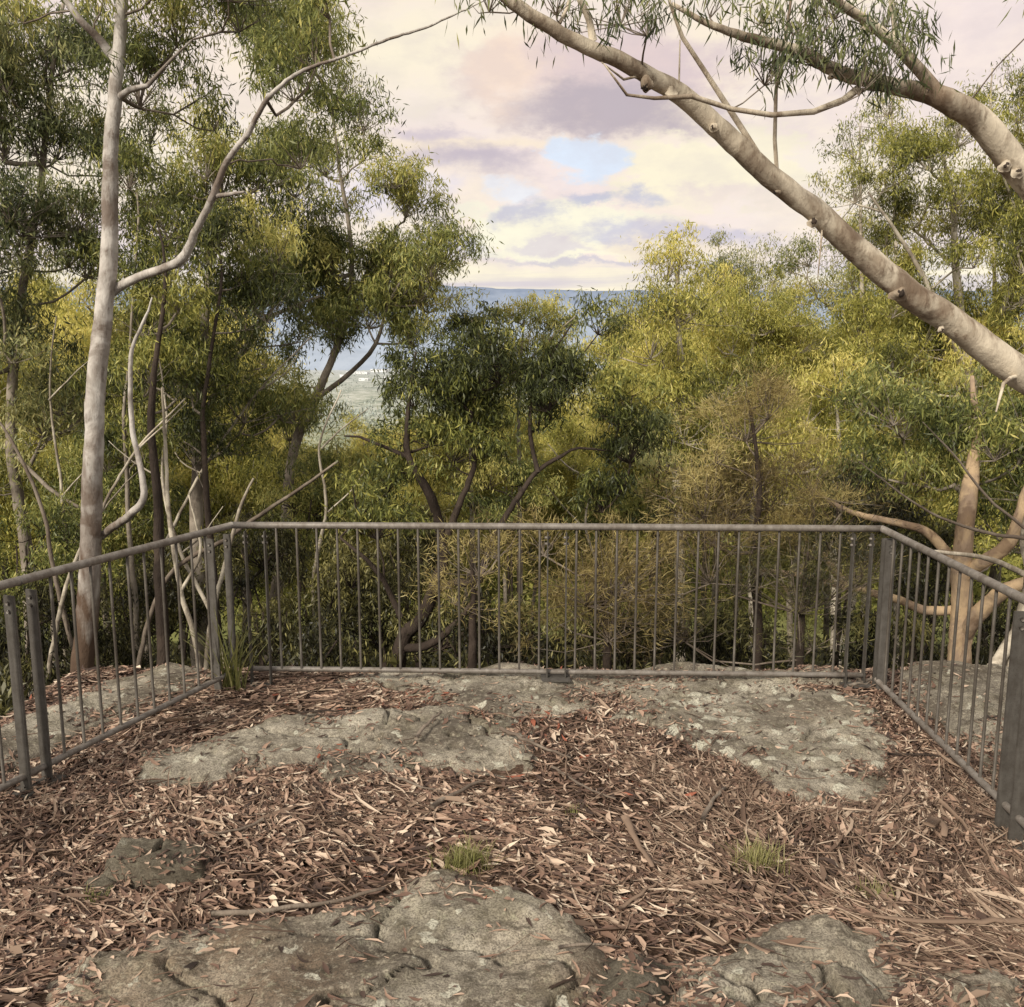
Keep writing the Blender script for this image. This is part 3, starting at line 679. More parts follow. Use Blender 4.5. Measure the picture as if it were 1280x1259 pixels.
tuft('thin flattened grass wisps left of the rock dome at right', gp(1085, 1125), 60, .09, 1.0, .03, tint=(.2, .8))
tuft('faint small grass wisps beside the smallest dark stone', gp(118, 1128), 50, .07, 1.0, .025, tint=(.1, .6))
tuft('tiny green grass sprig above the centre litter', gp(718, 1024), 30, .07, .9, .02, tint=(.2, .7))
tuft('long-leaved strappy tussock at the left corner post', gp(288, 862), 60, .62, .62, .04, name='strappy_tussock', droop=.75, tint=(.1, .7))

# ------------------------------------------------------------------ railing
ZT, ZB = 1.05, .10
cl = P(290, 657, 5.5)[:2]; cr_ = P(1103, 662, 5.47)[:2]
dl = np.array([-.60, -1.60]); dl = dl/np.linalg.norm(dl)
dr = np.array([-.045, -1.0]); dr = dr/np.linalg.norm(dr)
def zt(x): return 1.05-.018*(x-cl[0])/(cr_[0]-cl[0])
def zb(x): return .10-.035*(x-cl[0])/(cr_[0]-cl[0])
def tube_part(name, pts, r, mat, root, sides=14, step=.25):
    t = Tubes(); p, rr = catmull(pts, [r]*len(pts), step); t.add(p, rr, sides); return t.build(name, M[mat], root)
def bar_at(root, x, y, z0, z1, name='baluster', r=.0078):
    lean = rs.normal(0, .0015, 2)
    return tube_part(name, [(x, y, z0), (x+lean[0], y+lean[1], z1)], r, 'steel_bar', root, 9)
def flat_post(root, x, y, ang, z0, z1, w=.065, th=.012):
    p = box_mesh('post', (w, th, z1-z0), (x, y, (z0+z1)/2), ang, M['steel_post'], root, bevel=.0015)
    for k, zz in enumerate((z1-.035, z1-.075)):
        t = Tubes(); a = ang+math.pi/2; dx, dy = math.cos(a), math.sin(a)
        c0 = np.array([x, y, zz]); t.add([c0-np.array([dx, dy, 0])*.016, c0+np.array([dx, dy, 0])*.016], .009, 6)
        b = t.build('bolt', M['steel_rail'], None)
        off = Vector((x, y, (z0+z1)/2)); b.data.transform(__import__('mathutils').Matrix.Translation(-off))
        b.data.transform(__import__('mathutils').Matrix.Rotation(-ang, 4, 'Z')); b.parent = p
    return p
def plate(root, x, y, z, ang=0, s=(.16, .12, .012)):
    return box_mesh('base_plate', s, (x, y, z), ang, M['steel_post'], root, bevel=.002)

# back
rb = empty('steel_railing', (cl[0], cl[1], 0)); tag(rb, 'weathered steel railing section along the back edge between both corners', 'railing', 'railing sections around the lookout')
A = np.array([cl[0]+.05, cl[1], zt(cl[0])]); B = np.array([cr_[0]-.04, cr_[1], zt(cr_[0])])
tube_part('top_rail', [A-[.05, 0, 0], (A+B)/2+[0, 0, .002], B+[.04, 0, 0]], .0215, 'steel_rail', rb, 18)
A2 = np.array([cl[0]+.06, cl[1], zb(cl[0])]); B2 = np.array([cr_[0]-.05, cr_[1], zb(cr_[0])])
tube_part('bottom_rail', [A2, (A2+B2)/2, B2], .017, 'steel_rail', rb, 14)
def bx(px): return P(px, 750, 5.49)[0]
yb = (cl[1]+cr_[1])/2
for i in range(14):
    for p0 in (349+25*i, 719.4+25.1*i):
        x = bx(p0); bar_at(rb, x, yb, zb(x)+.010, zt(x)-.015)
for px in (312, 336, 684, 707, 1060, 1083):
    x = bx(px); gz = float(surf(np.array([x]), np.array([yb-.02]))[0][0])
    flat_post(rb, x, yb-.022, math.pi/2, gz, zt(x)-.03, w=.045, th=.008)
for px in (695, 324, 1072):
    x = bx(px); gz = float(surf(np.array([x]), np.array([yb-.04]))[0][0])
    plate(rb, x, yb-.03, gz+.012, s=(.19, .13, .012))

def side_rail(label, c, dirn, sgn, ztop, zbot, n1, length, joint=None):
    root = empty('steel_railing', (c[0], c[1], 0)); tag(root, label, 'railing', 'railing sections around the lookout')
    ang = math.atan2(dirn[1], dirn[0]); out = np.array([-dirn[1], dirn[0]])*sgn
    def at(s, off=0): q = c+dirn*s+out*off; return q
    e = at(length)
    tube_part('top_rail', [(c[0], c[1], ztop), (*at(length*.5), ztop), (*e, ztop-.01)], .0215, 'steel_rail', root, 18)
    s0 = .07
    tube_part('bottom_rail', [(*at(s0), zbot), (*at(length*.5), zbot), (*e, zbot-.01)], .017, 'steel_rail', root, 14)
    s = .10
    for so_ in ((.03, .19) if sgn < 0 else (.035, .10)):
        q = at(so_, .02); gz = float(surf(np.array([q[0]]), np.array([q[1]]))[0][0])
        flat_post(root, q[0], q[1], ang+math.pi/2, gz-.02, ztop-.055, w=.052 if sgn < 0 else .065)
    s = .26 if sgn < 0 else .20
    while s < length:
        for k in range(n1):
            if s > length: break
            q = at(s); bar_at(root, q[0], q[1], zbot+.01, ztop-.015); s += .125
        if s+.2 > length: break
        for so_ in (s-.01, s+.11):
            q = at(so_, -.004 if sgn > 0 else -.004); gz = float(surf(np.array([q[0]]), np.array([q[1]]))[0][0])
            flat_post(root, q[0], q[1], ang+math.pi/2, gz-.02, ztop-.055)
        q = at(s+.05); gz = float(surf(np.array([q[0]]), np.array([q[1]]))[0][0])
        plate(root, q[0], q[1], gz+.02, ang, s=(.24, .13, .012))
        t = Tubes(); q = at(s-.02)
        t.add([(*at(s+.045), ztop), (*at(s+.053), ztop)], .0235, 16); t.build('joint_collar', M['steel_post'], root)
        s += .22
side_rail('weathered steel railing section running back along the left side', cl, dl, -1, 1.05, .10, 10, 3.6)
side_rail('weathered steel railing section running back along the right side', cr_, dr, 1, 1.032, .06, 12, 3.4)

# ------------------------------------------------------------------ trees
LV = 0
def leaves_mesh(name, centers, tips, per, ln, wd, mat, root, spread, tintc, droop=1.0, needle=False, upd=None):
    """tips: (n,3) leaf-cluster positions; every cluster gets per leaves"""
    global LV
    n = len(tips)*per
    base = np.repeat(tips, per, 0)+rs.normal(0, 1, (n, 3))*np.array([1, 1, .9])*spread*np.repeat(rs.uniform(.5, 1.5, len(tips)), per)[:, None]
    tc = np.repeat(tintc, per)
    if needle:
        up = np.repeat(upd, per, 0)
        d = up+rs.normal(0, .75, (n, 3)); d[:, 2] -= .15; d /= np.linalg.norm(d, axis=1)[:, None]
    else:
        d = rs.normal(0, .62, (n, 3)); d[:, 2] -= droop; d /= np.linalg.norm(d, axis=1)[:, None]
    s = np.cross(d, rs.normal(0, 1, (n, 3))); s /= np.linalg.norm(s, axis=1)[:, None]+1e-9
    l = ln*rs.uniform(.45, 1.35, n)[:, None]; w = wd*rs.uniform(.7, 1.2, n)[:, None]
    nrm = np.cross(d, s); bend = rs.normal(0, .12, (n, 1))*l
    a = base; b = base+d*l*.42+s*w*.5; c = base+d*l+nrm*bend; e = base+d*l*.5-s*w*.5+nrm*bend*.3
    V = np.stack([a, b, c, e], 1).reshape(-1, 3)-np.array(root.location)
    t = np.clip(tc+rs.normal(0, .19, n), 0, 1)
    LV += n
    return add_mesh(name, V, np.arange(n*4), 4, mat, root, {'tint': np.repeat(t, 4)})

def grow(name, label, cat, trunk_paths, masses, leafm, barkm, nclump=1.0, R=.55, per=34, tipn=16, ln=.11, wd=.020, droop=1.0,
         tint=(.25, .75), sub=(), group=None, needle=False, twig='bark_twig', spread=.13, sides=10, base=None, tipr=.0035, knots=(), dens=None, ddepth=1.0, rough=.10):
    """trunk_paths: list of (points, radii, part name). masses: (px,py,rx,ry,Y) ellipses giving where the crown hangs"""
    root = empty(name, base if base is not None else trunk_paths[0][0][0]); tag(root, label, cat, group)
    pool = []; rad = []; nclump = nclump*1.85; per = int(per*(2.9 if not needle else 1.6)); wd = wd*.92; ln = ln*.88
    for (pts, rr, part) in trunk_paths:
        fine = max(rr) > .04 and np.array(pts)[:, 1].mean() < 10
        p, r = catmull(pts, rr, .045 if fine else .22)
        wob = np.cumsum(rs.normal(0, .0025 if fine else .006, p.shape), 0); wob -= np.linspace(0, 1, len(p))[:, None]*wob[-1]; p = p+wob
        t = Tubes(); t.add(p, r, sides if r.max() > .05 else 7, rough=rough); t.build(part, barkm, root)
        for a, b in zip(p[::5 if fine else 2], r[::5 if fine else 2]): pool.append(a); rad.append(b)
    npz = len(pool)
    # clump centres
    C = []; RR = []; TT = []
    for m in masses:
        cx, cy, rx, ry, Y = m[:5]
        c = P(cx, cy, Y); wx = rx*Y/F; wz = ry*Y/F; wy = (wx+wz)/2*ddepth
        k = max(1, int(round(nclump*(wx*wz)/(R*R)*1.9)))
        for i in range(k):
            for tr in range(20):
                v = rs.uniform(-1, 1, 3)
                if v@v < 1: break
            v = v*np.array([wx, wy, wz])
            C.append(c+v); RR.append(R*rs.choice([.5, .7, .9, 1.1, 1.35])); TT.append(rs.uniform(*tint)+.22*(v[2]/max(wz, .1))*.6)  # higher clumps tinted lighter: lit crown tops painted into the leaf tint
    C = np.array(C); RR = np.array(RR); TT = np.array(TT)
    pool0 = np.array(pool)
    d0 = np.min(np.linalg.norm(C[:, None]-pool0[None], axis=2), 1)
    order = np.argsort(d0)
    nodes = list(pool); nparent = [None]*npz; segs = []
    for i in order:
        c = C[i]-np.array([0, 0, RR[i]*.55]); NP_ = np.array(nodes)
        dv = c-NP_; dist = np.linalg.norm(dv, axis=1)
        cost = dist*(1+1.2*np.clip(-dv[:, 2]/(dist+.01)+.15, 0, 1))
        j = int(np.argmin(cost)); a = NP_[j]; L_ = dist[j]
        k = max(2, int(L_/.22)); k = min(k, 14)
        out = dv[j]*np.array([1, 1, .2]); ctrl = a+dv[j]*.5+np.array([0, 0, -.12*L_])+rs.normal(0, .10*L_, 3)
        path = []; pj = j
        nz_ = rs.normal(0, .035*min(L_, 1.2), (k+1, 3)); nz_[0] = 0; nz_[-1] = 0
        idx = [j]
        for q in range(1, k+1):
            t = q/k; p = (1-t)**2*a+2*t*(1-t)*ctrl+t*t*c+nz_[q]
            nodes.append(p); nparent.append(pj); pj = len(nodes)-1; idx.append(pj)
        segs.append((i, idx))
    # pipe model radii
    NP_ = np.array(nodes); area = np.zeros(len(nodes)); ex = 2.1
    end = {}
    for i, idx in segs: area[idx[-1]] += tipn*.45*tipr**ex
    for q in range(len(nodes)-1, npz-1, -1):
        if nparent[q] is not None and nparent[q] >= npz: area[nparent[q]] += area[q]
    r_ = area**(1/ex)
    tb = Tubes()
    for i, idx in segs:
        pts = NP_[idx]; rr = r_[idx].copy()
        rr[0] = rr[1] if idx[0] < npz else min(r_[idx[0]], rr[1]*1.15)
        if idx[0] < npz: rr[0] = min(rr[1]*1.25, rad[idx[0]]) if idx[0] < len(rad) else rr[1]
        tb.add(pts, np.maximum(rr, .0035), 5 if rr.max() < .03 else 7, cap=False, rough=.06 if rr.max() > .02 else 0)
    # tips
    tips = []; tt = []; ups = []
    for i in range(len(C)):
        kk = max(4, int(tipn*(RR[i]/R)**1.6))
        u = rs.uniform(0, 6.28, kk); ct = rs.uniform(.0, 1, kk) if not needle else rs.uniform(-.3, 1, kk); st = np.sqrt(1-np.clip(ct, -1, 1)**2)
        rr = RR[i]*rs.uniform(.3, 1.35, kk)
        th = rs.uniform(0, 3.14); ax_, ay_, az_ = rs.uniform(.65, 1.55), rs.uniform(.65, 1.25), rs.uniform(.45, 1.05)
        qx, qy = np.cos(u)*st*rr*ax_, np.sin(u)*st*rr*ay_
        q = C[i]+np.stack([qx*math.cos(th)-qy*math.sin(th), qx*math.sin(th)+qy*math.cos(th), ct*rr*az_+.25*(qx)*rs.uniform(-1, 1)-.25*(qx*qx+qy*qy)/max(RR[i], .1)], -1)
        b = C[i]-np.array([0, 0, RR[i]*.55])
        for s_ in q:
            mid = (b+s_)/2+rs.normal(0, .06*RR[i], 3)+np.array([0, 0, -.05*RR[i]])
            tb.add(np.array([b, mid, s_]), np.array([tipr*1.9, tipr*1.3, tipr*.7]), 3, cap=False)
        tips.append(q); tt.append(np.full(kk, TT[i])+.12*ct); uu = q-b; ups.append(uu/np.linalg.norm(uu, axis=1)[:, None])  # upper tips get the same painted top light
    tb.build('branches', M[twig] if isinstance(twig, str) else twig, root)
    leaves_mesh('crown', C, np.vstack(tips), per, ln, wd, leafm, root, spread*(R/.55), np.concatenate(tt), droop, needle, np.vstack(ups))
    return root

def gz(x, y): return float(ground(np.array([x]), np.array([y]))[0])
def PP(lst): return [P(*q) for q in lst]
def with_base(path, bx_=None):
    p0 = path[0]; g = gz(p0[0], p0[1]); b = np.array([p0[0], p0[1], g-.25])
    return b

# --- T1 main pale gum, left
tp = PP([(108, 800, 9.0), (116, 690, 9.0), (118, 590, 9.0), (122, 500, 9.0), (130, 400, 9.0), (138, 300, 9.0), (140, 200, 9.0), (146, 120, 9.0), (152, 40, 9.0), (158, -60, 9.0), (165, -180, 9.1)])
b = with_base(PP([(100, 880, 9.0)]))
trunk = ([b, P(104, 860, 9.0)]+tp, [.18, .125, .112, .103, .098, .092, .088, .079, .070, .062, .056, .050, .044], 'trunk')
limb = (PP([(128, 374, 9.06), (160, 352, 9.0), (205, 335, 8.7), (228, 322, 8.6), (243, 290, 8.5), (265, 248, 8.4), (285, 200, 8.3), (312, 165, 8.2), (335, 125, 8.1), (375, 92, 8.0), (420, 75, 7.9), (480, 52, 7.8), (540, 32, 7.7), (610, -2, 7.6)]),
        [.048, .046, .042, .046, .036, .034, .028, .026, .021, .017, .013, .012, .010, .005], 'limb')
limb2 = (PP([(142, 72, 9.0), (122, 48, 8.9), (100, 25, 8.8), (80, -5, 8.8)]), [.045, .04, .034, .028], 'limb')
limb3 = (PP([(150, 122, 9.0), (163, 112, 8.8), (185, 108, 8.7), (215, 75, 8.7), (240, 50, 8.7)]), [.035, .03, .022, .014, .008], 'limb')
limb4 = (PP([(114, 680, 9.08), (136, 663, 9.0), (160, 645, 8.6), (176, 625, 8.5), (174, 590, 8.5), (163, 545, 8.5), (160, 490, 8.5), (163, 440, 8.5), (180, 400, 8.5), (190, 372, 8.5)]),
         [.042, .042, .04, .036, .03, .026, .023, .02, .014, .007], 'limb')
limb5 = (PP([(270, 245, 8.4), (285, 243, 8.3), (305, 240, 8.2)]), [.022, .02, .012], 'limb')
T1 = grow('gum_tree', 'tall pale-trunked gum left of the railing with one long limb sweeping right', 'tree', [trunk, limb, limb2, limb3, limb4, limb5],
     [(225, 60, 60, 45, 9.6), (330, 40, 70, 45, 9.0), (390, 105, 40, 34, 8.9), (265, 125, 50, 32, 9.8), (355, 185, 40, 32, 9.6), (180, 90, 40, 30, 9.4), (310, -30, 90, 30, 8.5), (60, 10, 70, 25, 9), (230, -40, 60, 30, 8.8), (380, 10, 30, 40, 8.1)],
     M['leaf_olive'], M['bark_pale'], nclump=0.72, R=.42, per=24, tipn=14, ln=.12, wd=.018, sides=18, rough=.06)

# --- T2 far left crown
def straight(pxb, pyb, Y, pts, r0, r1):
    a = PP(pts); b = with_base([P(pxb, pyb, Y)])
    n = len(a)+1
    return ([b]+a, list(np.linspace(r0, r1, n)), 'trunk')
grow('gum_tree', 'leafy olive gum filling the left edge behind the pale trunk', 'tree',
     [straight(40, 860, 12.5, [(30, 700, 12.5), (10, 560, 12.5), (20, 400, 12.5), (45, 260, 12.5), (60, 120, 12.6), (80, 0, 12.6)], .10, .02),
      (PP([(10, 560, 12.5), (60, 610, 12.2), (110, 640, 12)]), [.03, .03, .02], 'limb')],
     [(30, 110, 75, 60, 12.3), (20, 230, 75, 65, 12.2), (70, 330, 70, 55, 12.6), (10, 400, 70, 65, 12), (70, 480, 65, 60, 13), (15, 560, 70, 60, 12.5), (-40, 300, 70, 150, 12), (90, 180, 60, 50, 13), (70, 60, 60, 40, 13), (-60, 80, 80, 120, 12)],
     M['leaf_grey'], M['bark_grey'], nclump=0.63, R=.52, per=26, tipn=15, ln=.13, wd=.022, tint=(.2, .85), tipr=.0048, twig='bark_grey')
# --- T3 behind the main trunk, x 150-400
grow('gum_tree', 'dense gum with a grey trunk directly right of the pale-trunked gum', 'tree',
     [straight(246, 880, 13, [(248, 760, 13), (246, 640, 13), (250, 540, 13), (256, 440, 13), (262, 350, 13.1), (268, 250, 13.2), (272, 150, 13.3)], .13, .02),
      (PP([(250, 540, 13), (275, 480, 12.8), (310, 430, 12.5), (345, 380, 12.4)]), [.06, .05, .035, .02], 'limb'),
      (PP([(254, 470, 13), (285, 440, 13.4), (330, 400, 13.6), (400, 370, 13.6)]), [.05, .04, .03, .02], 'limb')],
     [(205, 190, 80, 55, 13.2), (280, 250, 80, 55, 12.8), (200, 290, 65, 45, 13.4), (330, 330, 75, 55, 12.6), (240, 380, 70, 50, 13), (335, 420, 45, 45, 12.8), (290, 480, 70, 45, 12.6), (200, 460, 60, 55, 13.6), (340, 510, 60, 45, 13), (300, 165, 60, 45, 13.6), (360, 250, 55, 45, 13.2), (270, 560, 50, 35, 12.6)],
     M['leaf_olive'], M['bark_grey'], nclump=0.58, R=.52, per=27, tipn=15, ln=.13, wd=.022, tint=(.2, .85), tipr=.0048, twig='bark_grey')
# --- T4 reaching right to x=600
grow('gum_tree', 'spreading gum whose layered outer boughs reach right against the sky', 'tree',
     [straight(330, 900, 15, [(345, 760, 15), (360, 640, 15), (370, 560, 15), (395, 500, 15), (420, 440, 15), (440, 380, 15), (440, 300, 15), (425, 210, 15), (415, 140, 15)], .12, .015),
      (PP([(395, 500, 15), (440, 465, 14.8), (470, 430, 14.6), (485, 380, 14.6), (515, 330, 14.6), (540, 300, 14.6)]), [.05, .04, .035, .025, .018, .010], 'limb'),
      (PP([(440, 380, 15), (470, 320, 15), (500, 280, 15)]), [.04, .03, .015], 'limb')],
     [(405, 115, 45, 28, 15), (455, 140, 35, 16, 14.8), (395, 60, 45, 40, 15), (475, 225, 50, 22, 14.6), (530, 262, 45, 24, 14.6), (570, 300, 34, 22, 14.6), (545, 322, 30, 14, 14.6), (430, 190, 35, 20, 15), (410, 270, 55, 32, 15), (455, 320, 50, 32, 15), (500, 365, 45, 26, 15), (400, 360, 60, 40, 15), (470, 392, 40, 26, 14.6), (515, 400, 32, 30, 15), (375, 200, 40, 35, 15.4), (360, 455, 34, 26, 15), (400, 585, 40, 20, 14), (360, 20, 60, 50, 15.4), (440, 395, 40, 24, 15.2), (500, 392, 34, 22, 15), (395, 405, 34, 24, 15), (545, 378, 20, 16, 15.2), (375, 520, 34, 30, 15), (430, 372, 40, 24, 15.4), (475, 350, 34, 22, 15.2), (525, 350, 24, 14, 15), (415, 425, 30, 18, 15.4), (390, 330, 40, 30, 15.5), (355, 300, 40, 40, 15.5)],
     M['leaf_olive'], M['bark_grey'], nclump=0.68, R=.45, per=24, tipn=14, ln=.13, wd=.022, tint=(.2, .8), tipr=.0042, twig='bark_grey')
# --- dark slender trunks at left
for (px, lab, r) in ((192, 'slender black-barked tree standing right of the pale trunk', .085), (262, 'thin dark trunked tree behind the left corner post', .06), (160, 'thin young gum close beside the pale trunk', .045)):
    Y = {192: 10.2, 262: 11, 160: 11.5}[px]
    top = 400 if px != 160 else 330
    grow('gum_tree', lab, 'tree', [straight(px+12, 900, Y, [(px+10, 800, Y), (px+4, 700, Y), (px-2, 600, Y), (px-6, 520, Y), (px+2, 440, Y), (px+14, top-60, Y+.2), (px+5, top-120, Y+.4)], r, .008)],
         [(px+10, 470, 55, 40, Y+.4), (px-20, 540, 50, 35, Y+.5), (px+40, 400, 45, 40, Y+.5), (px, 330, 40, 35, Y+.5), (px+8, top-110, 34, 30, Y+.4)], M['leaf_dark'], M['bark_dark'] if px != 160 else M['bark_grey'], nclump=.7, R=.42, per=22, tipn=13, ln=.12, wd=.02, tint=(.2, .8), twig='bark_grey')
# leaning pale dead sapling stems between
def bare(label, paths, mat, name='dead_sapling', cat='dead tree'):
    pts = paths[0][0]; root = empty(name, pts[0]); tag(root, label, cat)
    for k, (p, r) in enumerate(paths):
        q, qr = catmull(p, r, .1); q = q+np.cumsum(rs.normal(0, .004, q.shape), 0)
        t = Tubes(); t.add(q, qr, 8, rough=.1); t.build('trunk' if k == 0 else 'branch', M[mat], root)
    return root
def gpath(px, py, Y): p = P(px, py, Y); p[2] = gz(p[0], p[1])-.1; return p
bare('pale leaning dead sapling seen through the left railing', [([gpath(262, 880, 9.5)]+PP([(245, 800, 9.5), (225, 740, 9.5), (212, 660, 9.5), (205, 560, 9.6), (200, 480, 9.7)]), [.035, .03, .028, .025, .02, .01]),
     (PP([(225, 740, 9.5), (250, 690, 9.5), (235, 620, 9.4)]), [.02, .018, .008])], 'bark_far')
bare('pale bare sapling rising behind the left corner post', [([gpath(250, 890, 10)]+PP([(262, 800, 10), (285, 700, 10), (300, 640, 10), (318, 600, 10)]), [.035, .03, .025, .02, .012])], 'bark_far')
bare('long grey dead pole leaning right behind the left corner', [([gpath(150, 900, 10.5)]+PP([(200, 740, 10.5), (290, 672, 10.3), (350, 630, 10.2), (425, 580, 10)]), [.035, .03, .026, .022, .014])], 'bark_twig')
bare('thin grey dead stem leaning left at the far left edge', [([gpath(120, 870, 10)]+PP([(70, 720, 10), (55, 640, 10), (20, 560, 10), (-20, 500, 10)]), [.03, .026, .022, .018, .01])], 'bark_twig')

for lab, Y, pts in (
    ('thin grey stem crossing diagonally behind the pale trunk base', 9.8, [(40, 880), (75, 760), (120, 650), (175, 560), (230, 500)]),
    ('slim pale stem with a kink left of the left corner', 10.6, [(300, 890), (270, 780), (228, 690), (205, 600), (212, 520), (200, 440)]),
    ('fine upright grey stem in the shade at far left', 11.5, [(70, 880), (82, 740), (78, 620), (60, 500), (66, 400)]),
    ('slanting thin stem rising right above the left railing', 12.0, [(150, 880), (190, 720), (250, 590), (320, 490), (390, 420)]),
    ('thin curved stem left of the crooked tree', 11.0, [(400, 880), (392, 740), (410, 640), (402, 560), (430, 490)]),
    ('slim leaning stem right of the crooked tree', 11.5, [(760, 880), (752, 740), (730, 660), (742, 600)])):
    a = PP([(x_, y_, Y) for x_, y_ in pts]); n_ = len(a)+1
    tw = [(a[2], a[2]+np.array([rs.choice([-1, 1])*.5, .1, .55])), (a[3] if n_ > 4 else a[1], (a[3] if n_ > 4 else a[1])+np.array([rs.choice([-1, 1])*.6, -.1, .5]))]
    bare(lab, [([gpath(pts[0][0], pts[0][1], Y)]+a[1:], list(np.linspace(.032, .008, n_-1)))]+[([p_, (p_+q_)/2+rs.normal(0, .05, 3), q_], [.012, .009, .004]) for p_, q_ in tw], 'bark_far')

# --- T5 dark central tree
tr5 = [([with_base([P(490, 860, 9.6)]), P(500, 815, 9.6), P(528, 775, 9.6), P(545, 735, 9.5), P(555, 700, 9.5), P(548, 650, 9.5), P(538, 620, 9.4), P(520, 590, 9.4), P(508, 560, 9.4), P(512, 500, 9.5), P(520, 440, 9.6)], [.09, .085, .075, .065, .06, .055, .05, .042, .034, .022, .012], 'trunk'),
       ([P(545, 738, 9.5), P(570, 728, 9.3), P(598, 728, 9.2), P(608, 700, 9.2), P(625, 660, 9.2), P(650, 620, 9.3), P(672, 590, 9.4), P(700, 572, 9.5), P(725, 560, 9.6), P(775, 565, 9.8)], [.05, .042, .04, .036, .033, .03, .025, .022, .016, .008], 'limb'),
       ([P(500, 812, 9.6), P(540, 805, 9.4), P(575, 775, 9.3), P(600, 740, 9.2)], [.05, .045, .04, .035], 'limb'),
       ([P(500, 770, 9.6), P(480, 725, 9.5), P(460, 700, 9.4), P(425, 672, 9.4)], [.035, .03, .024, .012], 'limb'),
       ([P(560, 668, 9.5), P(575, 630, 9.5), P(588, 600, 9.5), P(595, 575, 9.5), P(590, 520, 9.6), P(600, 470, 9.6)], [.045, .04, .034, .028, .02, .01], 'limb'),
       ([P(672, 590, 9.4), P(662, 540, 9.5), P(668, 490, 9.6), P(690, 440, 9.6), P(715, 405, 9.6)], [.028, .024, .02, .014, .008], 'limb'),
       ([P(508, 570, 9.4), P(480, 560, 9.3), P(450, 548, 9.3), P(430, 545, 9.3)], [.025, .02, .015, .008], 'limb')]
grow('crooked_tree', 'crooked dark-limbed small tree behind the left half of the back railing', 'tree', tr5,
     [(520, 490, 52, 42, 9.6), (560, 465, 46, 34, 9.6), (590, 500, 45, 42, 9.7), (650, 455, 44, 30, 9.6), (690, 470, 48, 35, 9.5), (645, 430, 26, 16, 9.8), (735, 455, 38, 36, 9.8), (738, 402, 16, 14, 10), (760, 500, 40, 35, 9.8), (700, 520, 40, 30, 9.8), (520, 452, 30, 24, 9.8), (590, 415, 16, 14, 10), (480, 600, 45, 30, 9.6), (560, 545, 40, 24, 9.7), (760, 560, 40, 24, 9.9), (640, 545, 40, 18, 9.8), (470, 660, 40, 24, 9.6), (740, 620, 45, 26, 9.8)],
     M['leaf_dark'], M['bark_dark'], nclump=.72, R=.32, per=20, tipn=13, ln=.105, wd=.019, tint=(.05, .75), twig='bark_dark', sides=12, rough=.14)
grow('gum_sapling', 'narrow young gum poking up behind the crooked tree near the distant ridge', 'tree', [straight(590, 900, 16, [(590, 700, 16), (588, 520, 16), (590, 400, 16)], .07, .015)],
     [(590, 400, 16, 22, 16), (588, 440, 26, 30, 16), (600, 500, 40, 40, 16)], M['leaf_dark'], M['bark_grey'], nclump=1, R=.32, per=22, tipn=10, ln=.13, wd=.024)
grow('gum_sapling', 'twiggy young gum right of centre rising against the distant ridge', 'tree', [straight(650, 900, 17, [(650, 700, 17), (648, 520, 17), (655, 400, 17)], .07, .015), (PP([(652, 460, 17), (690, 420, 17), (720, 395, 17)]), [.03, .02, .01], 'limb')],
     [(652, 400, 24, 18, 17), (680, 395, 16, 14, 17), (715, 400, 18, 14, 17), (640, 450, 46, 34, 17), (700, 450, 40, 40, 17)], M['leaf_olive'], M['bark_grey'], nclump=1, R=.35, per=22, tipn=10, ln=.13, wd=.024, tint=(.4, .9))

# --- right background bright gums
def bgum(label, Y, xb, pts, masses, mat='leaf_bright', r0=.13, tint=(.3, .85), nclump=.7, R=.62, per=20, bark='bark_far'):
    return grow('gum_tree', label, 'tree', [straight(xb, 900, Y, [(a, b, Y) for a, b in pts], r0, .025)], [(a, b, c, d, Y) for a, b, c, d in masses],
                M[mat], M[bark], nclump=nclump*.9, R=R, per=int(per*1.4), tipn=14, ln=.14, wd=.025, tint=tint, twig='bark_far', tipr=.006, group='sunlit gums on the slope to the right')
bgum('sunlit yellow-green gum just right of the distant ridge', 18, 850, [(850, 700), (845, 560), (850, 450), (845, 380), (850, 320)],
     [(840, 360, 40, 26), (850, 400, 55, 34), (820, 440, 50, 34), (870, 460, 60, 36), (830, 500, 60, 40), (880, 540, 60, 40), (830, 580, 60, 40), (830, 335, 18, 8)], tint=(.15, .7))
bgum('tall bright gum behind the feathery brown tree', 21, 940, [(940, 700), (945, 560), (940, 450), (945, 380)],
     [(940, 370, 50, 30), (900, 410, 55, 36), (980, 400, 50, 34), (940, 450, 70, 40), (900, 500, 60, 40), (990, 500, 60, 44), (950, 340, 28, 16)])
bgum('wispy-topped grey-green gum left of the upper right crowns', 26, 890, [(895, 700), (900, 560), (905, 420), (905, 320)],
     [(905, 300, 22, 14), (900, 345, 36, 20), (920, 370, 50, 26), (880, 395, 50, 30), (960, 335, 26, 14)], mat='leaf_grey', tint=(.4, .9))
bgum('rounded light green gum crown under the leaning limb', 17, 1045, [(1045, 700), (1050, 600), (1045, 500)],
     [(1035, 465, 46, 26), (1050, 500, 60, 36), (1010, 545, 60, 40), (1080, 560, 60, 40), (1000, 600, 60, 40)])
bgum('open grey-green gum behind the middle of the leaning limb', 24, 1040, [(1075, 700), (1078, 560), (1075, 420), (1060, 330)],
     [(1040, 290, 46, 22), (1010, 320, 36, 22), (1070, 340, 50, 28), (1020, 380, 55, 34), (1100, 400, 60, 34), (1060, 440, 50, 28), (1090, 290, 30, 20)], mat='leaf_olive', tint=(.35, .95))
